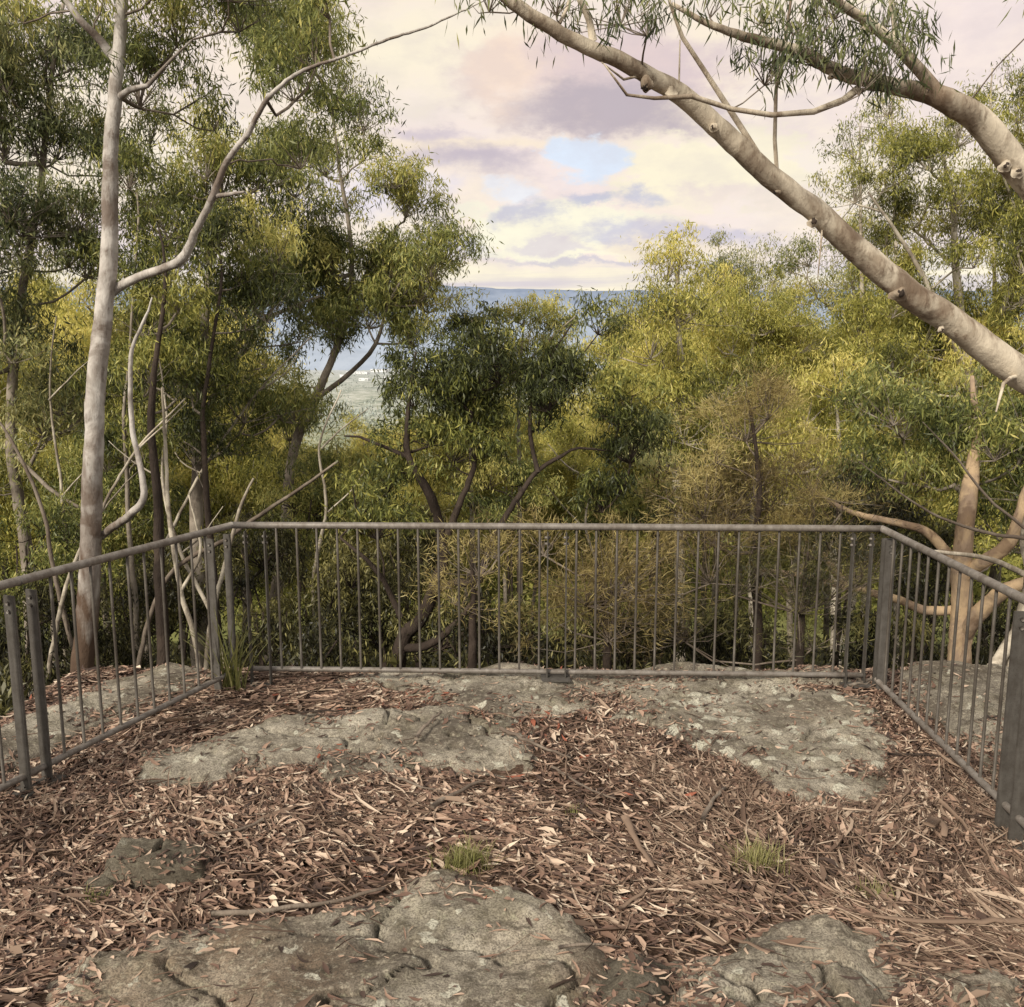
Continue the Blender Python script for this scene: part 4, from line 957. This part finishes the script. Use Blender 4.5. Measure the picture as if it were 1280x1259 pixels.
# large right gum
grow('gum_tree', 'large open-crowned gum at the upper right with pale limbs', 'tree',
     [straight(1200, 900, 19, [(1205, 700, 19), (1210, 600, 19), (1215, 500, 19), (1205, 430, 19), (1195, 340, 19), (1190, 260, 19), (1180, 200, 19)], .19, .03),
      (PP([(1212, 480, 19), (1180, 400, 18.8), (1150, 340, 18.6), (1120, 290, 18.6), (1085, 240, 18.6)]), [.09, .07, .05, .035, .02], 'limb'),
      (PP([(1212, 500, 19), (1240, 420, 19), (1265, 350, 19), (1270, 260, 19)]), [.09, .07, .05, .03], 'limb')],
     [(1090, 205, 42, 24, 18.6), (1150, 190, 50, 30, 19), (1200, 170, 50, 26, 19), (1250, 200, 50, 40, 19), (1130, 240, 55, 24, 19), (1190, 245, 50, 28, 18.6), (1260, 280, 50, 36, 19), (1120, 300, 50, 28, 19), (1180, 320, 55, 30, 18.4), (1240, 350, 55, 36, 19), (1150, 380, 50, 28, 19), (1260, 430, 50, 40, 18.6), (1100, 350, 46, 30, 19.5), (1200, 420, 50, 30, 19.4), (1140, 450, 50, 34, 18.5), (1290, 120, 50, 40, 19), (1310, 300, 50, 100, 19), (1210, 280, 60, 40, 19.5), (1150, 340, 60, 30, 19.6), (1230, 400, 60, 40, 19.8), (1100, 260, 40, 20, 19.4), (1270, 220, 50, 40, 19.6), (1180, 380, 50, 40, 20)],
     M['leaf_bright'], M['bark_far'], nclump=.55, R=.58, per=28, tipn=14, ln=.14, wd=.025, tint=(.05, .65), twig='bark_far', tipr=.006)
for (px, py, Y, lab) in ((1075, 165, 22, 'thin wispy gum top showing under the upper right limb'), (1115, 130, 23, 'sparse tall sapling top at the upper right above the crowns'), (1240, 95, 23, 'sparse bare-twigged gum top near the upper right edge')):
    grow('gum_sapling', lab, 'tree', [straight(px, 900, Y, [(px+8, 600, Y), (px+4, 400, Y), (px, py+60, Y), (px, py-10, Y)], .09, .012)],
         [(px, py, 26, 32, Y), (px-12, py+50, 26, 26, Y)], M['leaf_olive'], M['bark_far'], nclump=.45, R=.45, per=9, tipn=9, ln=.14, wd=.028, tint=(.3, .8), twig='bark_grey', tipr=.005)

# --- feathery brown she-oak
def plume(label, x0, Y, pts, masses, mat='leaf_brown', per=55, nclump=1.0, R=.42, name='she_oak'):
    return grow(name, label, 'tree', [straight(x0, 900, Y, [(a, b, Y) for a, b in pts], .055, .012)], [(a, b, c, d, Y+e) for a, b, c, d, e in masses],
                M[mat], M['bark_dark'], nclump=nclump*.8, R=R, per=per, tipn=20, ln=.11, wd=.0052, tint=(.1, .9), twig='bark_twig', spread=.11, needle=True, droop=.2)
plume('feathery brown she-oak behind the right half of the back railing', 945, 8.6, [(948, 780), (945, 700), (950, 620), (945, 560), (935, 500)],
      [(930, 520, 60, 40, 0), (870, 590, 50, 36, 0), (960, 590, 70, 44, .2), (1030, 600, 50, 36, .2), (900, 640, 60, 30, 0), (1000, 660, 70, 34, 0), (1080, 640, 40, 34, .2), (930, 480, 40, 20, .1)])
plume('lower rust-brown she-oak shrub behind the centre of the railing', 760, 8.0, [(758, 800), (752, 740), (745, 690)],
      [(700, 710, 46, 26, 0), (750, 700, 50, 26, 0), (800, 720, 46, 30, 0), (745, 750, 60, 30, .1), (680, 680, 36, 18, 0), (860, 690, 50, 26, .2)], per=46)
plume('dark feathery shrub behind the rails near the right corner', 1000, 8.2, [(1000, 800), (1005, 740), (1010, 690)],
      [(930, 720, 46, 34, 0), (990, 730, 50, 30, 0), (1040, 740, 50, 36, 0), (900, 770, 50, 24, 0), (1080, 700, 40, 30, 0), (1000, 790, 60, 20, .2)], mat='leaf_under', per=46)
plume('small brown needle-leaved shrub left of the centre stanchion', 590, 8.2, [(590, 800), (592, 740), (590, 700)],
      [(570, 700, 40, 24, 0), (610, 690, 40, 20, 0), (600, 730, 40, 20, 0)], per=40)

# --- orange-barked gum at right
t10 = [([with_base([P(1196, 880, 9.2)]), P(1200, 830, 9.2), P(1204, 760, 9.2), P(1206, 700, 9.2), P(1210, 640, 9.2), P(1216, 600, 9.3), P(1222, 540, 9.5), P(1215, 470, 9.6)], [.14, .12, .105, .10, .09, .075, .05, .02], 'trunk'),
       ([P(1203, 800, 9.2), P(1225, 765, 9.0), P(1255, 740, 8.9), P(1300, 725, 8.8), P(1360, 690, 8.8)], [.085, .08, .075, .07, .06], 'limb'),
       ([P(1206, 720, 9.2), P(1230, 700, 9.0), P(1258, 680, 8.9), P(1275, 640, 8.8), P(1290, 600, 8.8), P(1330, 540, 8.8)], [.075, .07, .065, .06, .05, .035], 'limb'),
       ([P(1206, 710, 9.2), P(1180, 690, 9.3), P(1155, 665, 9.4), P(1120, 655, 9.5), P(1060, 640, 9.7), P(1010, 610, 9.8)], [.06, .055, .05, .042, .03, .015], 'limb'),
       ([P(1204, 760, 9.2), P(1160, 765, 9.4), P(1120, 750, 9.5), P(1060, 735, 9.6), P(1000, 720, 9.8), P(950, 712, 10)], [.05, .05, .045, .042, .035, .02], 'limb'),
       ([P(1060, 735, 9.6), P(1040, 710, 9.7), P(1030, 690, 9.7)], [.045, .04, .03], 'limb')]
grow('gum_tree', 'twisted gum with peeling orange bark behind the right railing', 'tree', t10,
     [(1120, 520, 55, 36, 10), (1180, 560, 50, 34, 9.8), (1240, 530, 50, 40, 9.6), (1140, 600, 50, 30, 10), (1260, 590, 46, 30, 9.6), (1200, 500, 50, 30, 10.4), (1090, 580, 40, 34, 10.4), (1230, 640, 50, 24, 10), (1300, 560, 40, 80, 9.6)],
     M['leaf_olive'], M['bark_orange'], nclump=.8, R=.38, per=22, tipn=13, ln=.11, wd=.02, tint=(.15, .8), twig='bark_grey', sides=14, rough=.16)
bare('bleached grey trunk leaning out at the right edge behind the railing', [([gpath(1240, 900, 8.2)]+PP([(1270, 800, 8.2), (1285, 720, 8.2), (1278, 660, 8.2), (1300, 590, 8.2)]), [.10, .09, .08, .07, .06]),
     (PP([(1272, 790, 8.2), (1230, 850, 8.0), (1195, 880, 7.9)]), [.06, .05, .04]), (PP([(1285, 720, 8.2), (1240, 700, 8.1), (1190, 690, 8.0), (1150, 685, 8.0)]), [.03, .025, .018, .01])], 'bark_far', 'dead_gum')
bare('long bare twigs arching left over the right corner post', [([gpath(1310, 880, 8.0)]+PP([(1320, 700, 8), (1290, 668, 8.0), (1230, 660, 8.0), (1170, 640, 8.0), (1120, 610, 8.0), (1070, 570, 8.1)]), [.03, .026, .02, .016, .012, .009, .004]),
     (PP([(1290, 668, 8.0), (1230, 620, 8.0), (1180, 560, 8.0), (1150, 530, 8.0)]), [.015, .012, .008, .004])], 'bark_twig', 'bare_sapling', 'sapling')

# --- leaning cream gum on the right, its limbs crossing the sky
lb = np.array([5.4, 6.6, 0]); lb[2] = gz(5.4, 6.6)-.2
junction = np.array([5.2, 6.3, 1.5])
t11 = [([lb, np.array([5.4, 6.5, .3]), np.array([5.35, 6.4, 1.2]), np.array([5.3, 6.3, 2.2]), np.array([5.2, 6.2, 3.4]), np.array([4.9, 6.0, 4.3])], [.30, .25, .22, .20, .165, .13], 'trunk'),
       ([np.array([5.32, 6.35, 1.3]), P(1420, 560, 6.1), P(1340, 505, 6.0), P(1270, 465, 5.9), P(1200, 412, 5.8), P(1130, 362, 5.7), P(1060, 305, 5.6), P(1000, 250, 5.5), P(945, 205, 5.4), P(885, 150, 5.3), P(840, 115, 5.2), P(800, 92, 5.1), P(760, 72, 5.0), P(700, 45, 4.9), P(640, 5, 4.8), P(560, -60, 4.7)],
        [.14, .125, .108, .100, .090, .084, .075, .068, .063, .056, .053, .046, .042, .037, .034, .026], 'limb'),
       ([np.array([5.22, 6.22, 3.2]), P(1400, 330, 5.9), P(1330, 275, 5.7), P(1275, 215, 5.6), P(1225, 155, 5.5), P(1185, 128, 5.4), P(1150, 115, 5.4), P(1100, 103, 5.3), P(1050, 90, 5.2), P(1000, 65, 5.1), P(940, 50, 5.0), P(890, 35, 4.9), P(840, 5, 4.9)],
        [.11, .10, .094, .085, .075, .066, .050, .042, .037, .031, .025, .018, .010], 'limb'),
       ([P(1178, 124, 5.4), P(1150, 90, 5.35), P(1120, 58, 5.3), P(1085, 28, 5.2), P(1045, 2, 5.1), P(1000, -30, 5)], [.038, .035, .032, .028, .025, .018], 'limb'),
       ([P(1075, 112, 5.3), P(1055, 128, 5.2), P(1020, 142, 5.1), P(970, 145, 5.0), P(920, 138, 5.0), P(870, 122, 4.9), P(820, 124, 4.85), P(785, 118, 4.8), P(755, 80, 4.7)], [.023, .019, .017, .015, .013, .014, .010, .008, .004], 'branch'),
       ([P(948, 196, 5.4), P(915, 145, 5.35), P(880, 90, 5.3), P(850, 45, 5.2), P(835, 5, 5.2), P(832, -30, 5.2)], [.018, .017, .014, .012, .009, .006], 'branch'),
       ([P(972, 216, 5.45), P(970, 170, 5.4), P(972, 110, 5.4), P(980, 50, 5.35), P(990, -10, 5.3)], [.013, .012, .011, .010, .008], 'branch'),
       ([P(744, 52, 4.97), P(740, 30, 4.95), P(730, 10, 4.9), P(712, -20, 4.9)], [.022, .018, .016, .012], 'branch'),
       ([P(700, 30, 4.9), P(708, 10, 4.9), P(715, -15, 4.9)], [.010, .009, .006], 'branch'),
       ([P(1120, 58, 5.3), P(1118, 30, 5.3), P(1112, -10, 5.2)], [.018, .014, .012], 'branch'),
       ([P(848, 118, 5.2), P(850, 80, 5.2), P(850, 50, 5.2)], [.006, .005, .004], 'branch'),
       ([P(1028, 285, 5.56), P(1026, 315, 5.4), P(1022, 350, 5.4)], [.006, .005, .003], 'branch'),
       ([P(800, 95, 5.1), P(778, 100, 5.0), P(752, 78, 4.9)], [.008, .007, .003], 'branch'),
       ([P(1275, 468, 5.9), P(1255, 480, 5.5), P(1245, 515, 5.4)], [.014, .012, .005], 'branch')]
T11 = grow('leaning_gum', 'smooth cream-barked gum leaning in from the right, its long limbs crossing the sky', 'tree', t11,
     [(925, 20, 36, 22, 5.0), (975, 50, 48, 26, 5.0), (1040, 30, 50, 28, 5.1), (1100, 55, 38, 30, 5.2), (1140, 40, 28, 26, 5.3), (1000, 5, 80, 22, 5.0), (1040, 85, 42, 16, 5.1), (1085, 108, 26, 12, 5.2), (945, 70, 22, 14, 5.0), (1130, 10, 40, 20, 5.2),
      (680, -2, 22, 12, 4.9), (760, 0, 22, 12, 4.9), (800, 5, 20, 12, 4.9), (640, -20, 30, 12, 4.8), (1300, 0, 24, 24, 5), (870, -5, 22, 12, 4.9)],
     M['leaf_grey'], M['bark_lean'], nclump=.62, R=.20, per=7, tipn=9, ln=.105, wd=.0115, tint=(.1, .6), twig='bark_twig', sides=22, rough=.055, spread=.16, tipr=.002, droop=1.3)
# branch scars on the leaning limb
def scar(px, py, Y, r, dirn):
    c = P(px, py, Y); d = np.array(dirn, float); d /= np.linalg.norm(d); r = r*.72; c = c+d*r*-.5
    t = Tubes(); t.add([c-d*r*2.2, c-d*r*1.0, c-d*r*.2, c+d*r*.25], [r*2.4, r*1.8, r*1.3, r*1.05], 14, rough=.35)
    k = t.build('branch_stub', M['bark_lean'], T11)
    t = Tubes(); t.add([c-d*r*.3, c+d*r*.32, c+d*r*.5], [r*1.05, r*1.0, r*.5], 12, rough=.5)
    h = t.build('hollow', M['bark_dark'], T11); h.parent = k
for (px, py, Y, r, dd) in ((1126, 366, 5.58, .028, (-.2, -1, 0)), (1018, 276, 5.47, .020, (-.2, -1, .1)), (838, 106, 5.13, .022, (0, -.6, .9)), (805, 110, 5.05, .026, (-.5, -.7, -.6)), (890, 158, 5.23, .014, (-.6, -.8, 0)), (1178, 412, 5.66, .012, (0, -1, 0)), (1258, 206, 5.48, .020, (-.3, -1, 0)), (1275, 214, 5.48, .018, (0, -1, .2)), (1160, 112, 5.32, .010, (0, -1, .4)), (1085, 30, 5.16, .018, (.2, -.6, .8)), (1040, 96, 5.14, .010, (0, -1, -.4)), (1000, 248, 5.44, .012, (-1, -.5, -.2)), (968, 240, 5.42, .014, (-1, -.5, -.3))):
    scar(px, py, Y, r, dd)

# --- understorey shrubs below the lookout
def shrub(label, px, py, Y, rx, ry, mat='leaf_under', R=.34, per=22, ln=.10, wd=.02):
    c = P(px, py, Y); g = gz(c[0], c[1])
    base = np.array([c[0]+rs.normal(0, .1), c[1], g-.1])
    paths = []
    for k in range(3):
        e = P(px+rs.uniform(-.6, .6)*rx, py-ry*.3, Y+rs.uniform(-.3, .3)); m = (base+e)/2+rs.normal(0, .15, 3)
        paths.append(([base+rs.normal(0, .05, 3)*[1, 1, 0], m, e], [.03, .022, .01], 'stem'))
    return grow('shrub', label, 'shrub', paths, [(px, py, rx, ry, Y)], M[mat], M['bark_dark'], nclump=.95, R=R, per=per, tipn=13, ln=ln, wd=wd, base=base, tint=(.1, .9), twig='bark_dark', tipr=.0048, group='shrubs below the lookout', sides=7)
SH = [(30, 700, 11, 70, 60, 'olive shrub at the far left behind the railing'), (60, 800, 10, 80, 60, 'dark shrub low at the far left under the pale gum'), (170, 760, 12, 70, 60, 'dim shrub right behind the base of the pale gum'),
      (150, 850, 11, 70, 40, 'shrub at ground level right of the pale trunk base'), (240, 720, 14, 60, 60, 'shaded shrub between the slender black trunks'), (320, 700, 12, 60, 50, 'olive shrub just right of the left corner post'),
      (340, 780, 10.5, 60, 50, 'low dark shrub behind the left end of the back railing'), (420, 740, 11, 60, 50, 'leafy shrub left of the crooked tree base'), (410, 810, 9, 60, 30, 'ground-hugging shrub behind the boulder top'),
      (390, 640, 13, 60, 50, 'brighter shrub above the rail left of the crooked tree'), (520, 700, 13, 60, 40, 'shrub behind the crooked tree trunk'), (470, 790, 11, 60, 40, 'dark shrub beneath the crooked tree'),
      (580, 790, 9.5, 60, 36, 'green shrub low right of the crooked tree base'), (660, 790, 9, 60, 36, 'dark green shrub below the rusty she-oak'), (640, 620, 14, 60, 40, 'shrub just above the top rail at centre'),
      (740, 800, 8.8, 60, 26, 'low shrub right of the centre stanchion'), (830, 790, 9.2, 60, 36, 'dark shrub behind the right half of the rails'), (800, 640, 12, 60, 46, 'shrub above the rail left of the feathery she-oak'),
      (820, 560, 12, 36, 40, 'grey-green shrub at the left flank of the feathery she-oak'), (1100, 780, 9.5, 50, 50, 'dark shrub behind the right corner post'), (1150, 720, 12, 60, 60, 'shrub behind the orange trunk'),
      (1270, 800, 11, 60, 60, 'shrub at the right edge behind the bleached trunk'), (1150, 830, 10, 50, 30, 'low shrub at the foot of the orange trunk'), (1060, 620, 13, 60, 60, 'shrub right of the feathery she-oak'), (930, 800, 9.6, 60, 30, 'low shrub under the feathery she-oak')]
for i, (px, py, Y, rx, ry, lab) in enumerate(SH):
    shrub(lab, px, py, Y, rx, ry, mat='leaf_olive' if i in (0, 9, 14, 17) else ('leaf_grey' if i == 18 else 'leaf_under'), R=.36)

def undergrowth():
    n = 5200
    y = rs.uniform(6.3, 34, n)**1.0; x = rs.uniform(-.85, .85, n)*y
    z = ground(x, y); h = rs.uniform(.15, 1.0, n)*(1+y*.03)
    per = 22; m = n*per; i = np.repeat(np.arange(n), per)
    a = rs.uniform(0, 6.28, m); rr = np.sqrt(rs.rand(m))*(.35+.02*y[i]); t = rs.rand(m)
    c = np.stack([x[i]+np.cos(a)*rr, y[i]+np.sin(a)*rr, z[i]+h[i]*(1-(rr/(.4+.02*y[i]))**2*.6)*t], -1)
    d = rs.normal(0, .7, (m, 3)); d[:, 2] += .1; d /= np.linalg.norm(d, axis=1)[:, None]
    sd_ = np.cross(d, rs.normal(0, 1, (m, 3))); sd_ /= np.linalg.norm(sd_, axis=1)[:, None]
    l = ((.11+.005*y[i])*rs.uniform(.6, 1.3, m))[:, None]
    V = np.stack([c, c+d*l*.5+sd_*l*.14, c+d*l, c+d*l*.5-sd_*l*.14], 1).reshape(-1, 3)
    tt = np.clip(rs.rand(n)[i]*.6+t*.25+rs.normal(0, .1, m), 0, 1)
    tag(add_mesh('undergrowth', V, np.arange(m*4), 4, M['leaf_under'], attrs={'tint': np.repeat(tt, 4)}), 'dark low undergrowth covering the slope below the lookout', 'undergrowth', kind='stuff')
undergrowth()

# --- individual gums farther down the slope
FG = []
for k, px in enumerate(range(-60, 1340, 43)):
    Y = (20, 34, 26, 42, 30)[k % 5]+rs.uniform(-2, 2)
    if 330 < px < 570: Y = Y+14
    top = np.interp(px, [0, 290, 340, 540, 600, 760, 800, 900, 1280], [370, 385, 548, 552, 505, 500, 415, 390, 400])+rs.uniform(-15, 50)
    FG.append((px, Y, top, 'leaf_olive' if (k % 4 == 1 and px < 500) else 'leaf_bright'))
protos = []
def far_gum(seed_mat):
    # archetype built at the origin: 10 m tall
    Y = 30.0; ox = P(640, 600, Y)
    ms = []
    def W2(px, pz, r1, r2): return (640+px*F/Y, 600-pz*F/Y*1.0, r1*F/Y, r2*F/Y, Y)
    for k in range(13):
        a = k/12; ms.append(W2(rs.uniform(-2.4, 2.4)*(1-.3*a), -5+5*a, rs.uniform(1.1, 1.7), rs.uniform(.8, 1.3)))
    base = P(640, 600, Y)-np.array([0, 0, 10.5])
    tr = ([base, base+[.2, 0, 3], base+[-.1, .1, 6], base+[.1, 0, 9.5]], [.11, .09, .07, .02], 'trunk')
    return grow('gum_tree', 'x', 'tree', [tr], ms, M[seed_mat], M['bark_grey'], nclump=.70, R=.75, per=30, tipn=14, ln=.18, wd=.036, tint=(.25, .9), twig='bark_far', tipr=.008, base=base)
archs = {'leaf_bright': [far_gum('leaf_bright'), far_gum('leaf_bright')], 'leaf_olive': [far_gum('leaf_olive')]}
first = set()
ORD = ['second', 'third', 'fourth', 'fifth', 'sixth', 'seventh', 'eighth', 'ninth', 'tenth', 'eleventh', 'twelfth', 'thirteenth', 'fourteenth', 'fifteenth', 'sixteenth', 'seventeenth', 'eighteenth', 'nineteenth', 'twentieth']
FG.sort(key=lambda q: (q[0]))
for i, (px, Y, ytop, mt) in enumerate(FG):
    ar = archs[mt][i % len(archs[mt])]
    top = P(px, ytop, Y); 
    if id(ar) in first:
        r = ar.copy(); COL.objects.link(r)
        for ch in list(ar.children):
            c = ch.copy(); COL.objects.link(c); c.parent = r
    else: r = ar; first.add(id(ar))
    g = gz(top[0], top[1]); sc_ = max((top[2]-g)/11.3, .6)
    r.location = (top[0], top[1], g); r.scale = (sc_, sc_, sc_); r.rotation_euler = (0, 0, rs.uniform(0, 6.28))
    r['label'] = 'distant gum on the slope, '+('leftmost' if i == 0 else 'rightmost' if i == len(FG)-1 else (ORD[i-1]+' from the left' if i < len(FG)//2 else ORD[len(FG)-2-i]+' from the right'))+' in the row beyond the nearer trees'; r['category'] = 'tree'; r['group'] = 'distant gums on the slope'

for px in list(range(-820, -80, 62))+list(range(1400, 2100, 62)):
    ar = archs['leaf_bright' if px % 4 else 'leaf_olive'][0]; Y = rs.uniform(16, 34)
    top = P(px, rs.uniform(300, 430), Y); o_ = ar.copy(); COL.objects.link(o_)
    for ch in list(ar.children):
        c = ch.copy(); COL.objects.link(c); c.parent = o_
    g = gz(top[0], top[1]); q_ = (top[2]-g)/11.3
    o_.location = (top[0], top[1], g); o_.scale = (q_, q_, q_); o_.rotation_euler = (0, 0, rs.uniform(0, 6.28))
    o_['label'] = 'leafy gum on the slope past the %s edge of the view' % ('left' if px < 0 else 'right'); o_['category'] = 'tree'; o_['group'] = 'gums past the %s edge of the view' % ('left' if px < 0 else 'right')

# --- far woods as one mass
def woods():
    n = 7000
    y = 48*np.exp(rs.rand(n)**.9*math.log(3600/48)); x = rs.uniform(-1.3, 1.3, n)*y
    z = ground(x, y); s = 3.2+y*.006
    per = np.clip((26000/(y+60)).astype(int), 14, 200)
    idx = np.repeat(np.arange(n), per); m = len(idx)
    v = rs.normal(0, 1, (m, 3)); v /= np.linalg.norm(v, axis=1)[:, None]; v[:, 2] = np.abs(v[:, 2])
    lob = 1+.35*np.sin(v[:, 0]*5+idx)*np.cos(v[:, 1]*6+idx*1.7)
    c = np.stack([x, y, z+4+rs.rand(n)*3], -1)[idx]+v*(s[idx]*lob)[:, None]*np.array([1, 1, .9])
    ls = (.20+.0030*np.minimum(y, 1500))[idx][:, None]*rs.uniform(.7, 1.4, (m, 1))
    d = rs.normal(0, .7, (m, 3)); d[:, 2] -= .5; d /= np.linalg.norm(d, axis=1)[:, None]
    sd_ = np.cross(d, rs.normal(0, 1, (m, 3))); sd_ /= np.linalg.norm(sd_, axis=1)[:, None]
    V = np.stack([c, c+d*ls*.5+sd_*ls*.3, c+d*ls, c+d*ls*.5-sd_*ls*.3], 1).reshape(-1, 3)
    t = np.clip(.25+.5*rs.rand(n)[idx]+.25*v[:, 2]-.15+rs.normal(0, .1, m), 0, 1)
    mt, nt, out = new_mat('distant_woods')
    at = N(nt, 'ShaderNodeAttribute', attribute_name='tint')
    col = ramp(nt, at.outputs['Fac'], [(0, (.06, .07, .022)), (.4, (.16, .165, .045)), (.75, (.30, .29, .08)), (1, (.42, .38, .12))])
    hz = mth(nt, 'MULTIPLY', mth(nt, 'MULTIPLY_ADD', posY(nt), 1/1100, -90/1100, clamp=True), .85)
    col = mixc(nt, hz, col, (.34, .38, .38))  # haze blended into the leaf colour with distance
    p = N(nt, 'ShaderNodeBsdfDiffuse'); L(nt, col, p.inputs[0]); L(nt, p.outputs[0], out.inputs[0])
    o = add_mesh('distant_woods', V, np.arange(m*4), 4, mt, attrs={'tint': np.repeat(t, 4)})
    tag(o, 'sunlit green woods covering the hillside far below the lookout', 'woods', kind='stuff')
woods()

# --- pale buildings in the valley
M['wallw'] = simple('pale_wall', (.70, .70, .72), .8, nscale=.05, namt=.1); M['roofw'] = simple('pale_roof', (.78, .79, .82), .6, nscale=.05, namt=.1)
TOWN = [(447, 466, 26, 'widest pale warehouse in the valley gap'), (474, 463, 20, 'pale warehouse right of the widest one in the valley'), (497, 467, 14, 'small pale building at the right of the valley gap'), (455, 474, 12, 'small pale building below the widest warehouse'), (485, 473, 12, 'short pale shed below the right-hand buildings'), (430, 470, 10, 'small pale building at the left of the valley gap'), (508, 462, 10, 'tiny pale building farthest right in the valley gap'),
        (700, 418, 3, 'white house left of two on the slope of the distant ridge'), (706, 422, 3, 'white house right of two on the slope of the distant ridge')]
def ray_hit(px, py):
    d_ = ray(px, py)
    for y in np.arange(1200, 9000, 20.):
        p = CAM+d_*(y/d_[1])
        zg = float(ground(np.array([p[0]]), np.array([y]))[0])
        if p[2] < zg: return np.array([p[0], y, zg])
    return CAM+d_*(3600/d_[1])
for (px, py, wpx, lab) in TOWN:
    p = ray_hit(px, py+2)
    if p[1] > 5200: p = P(px, py, 5000)
    w = wpx*p[1]/F; h = max(3.0, 2.6*p[1]/F); dpt = w*.5
    root = empty('warehouse' if wpx > 3 else 'house', (p[0], p[1], p[2]-1)); tag(root, lab, 'building', 'pale buildings in the valley')
    box_mesh('wall', (w, dpt, h), (p[0], p[1], p[2]-1+h/2), rs.uniform(-.2, .2), M['wallw'], root)
    # gabled roof
    rv = np.array([[-w/2, -dpt/2, h], [w/2, -dpt/2, h], [w/2, dpt/2, h], [-w/2, dpt/2, h], [-w/2, 0, h*1.35], [w/2, 0, h*1.35]])*np.array([1.04, 1.04, 1])+[0, 0, .05]
    add_mesh('roof', rv, np.array([0, 1, 5, 4, 2, 3, 4, 5, 0, 4, 3, 1, 2, 5]), np.array([4, 4, 3, 3]), M['roofw'], root)

print('LEAVES', LV, 'objects', len(bpy.data.objects))
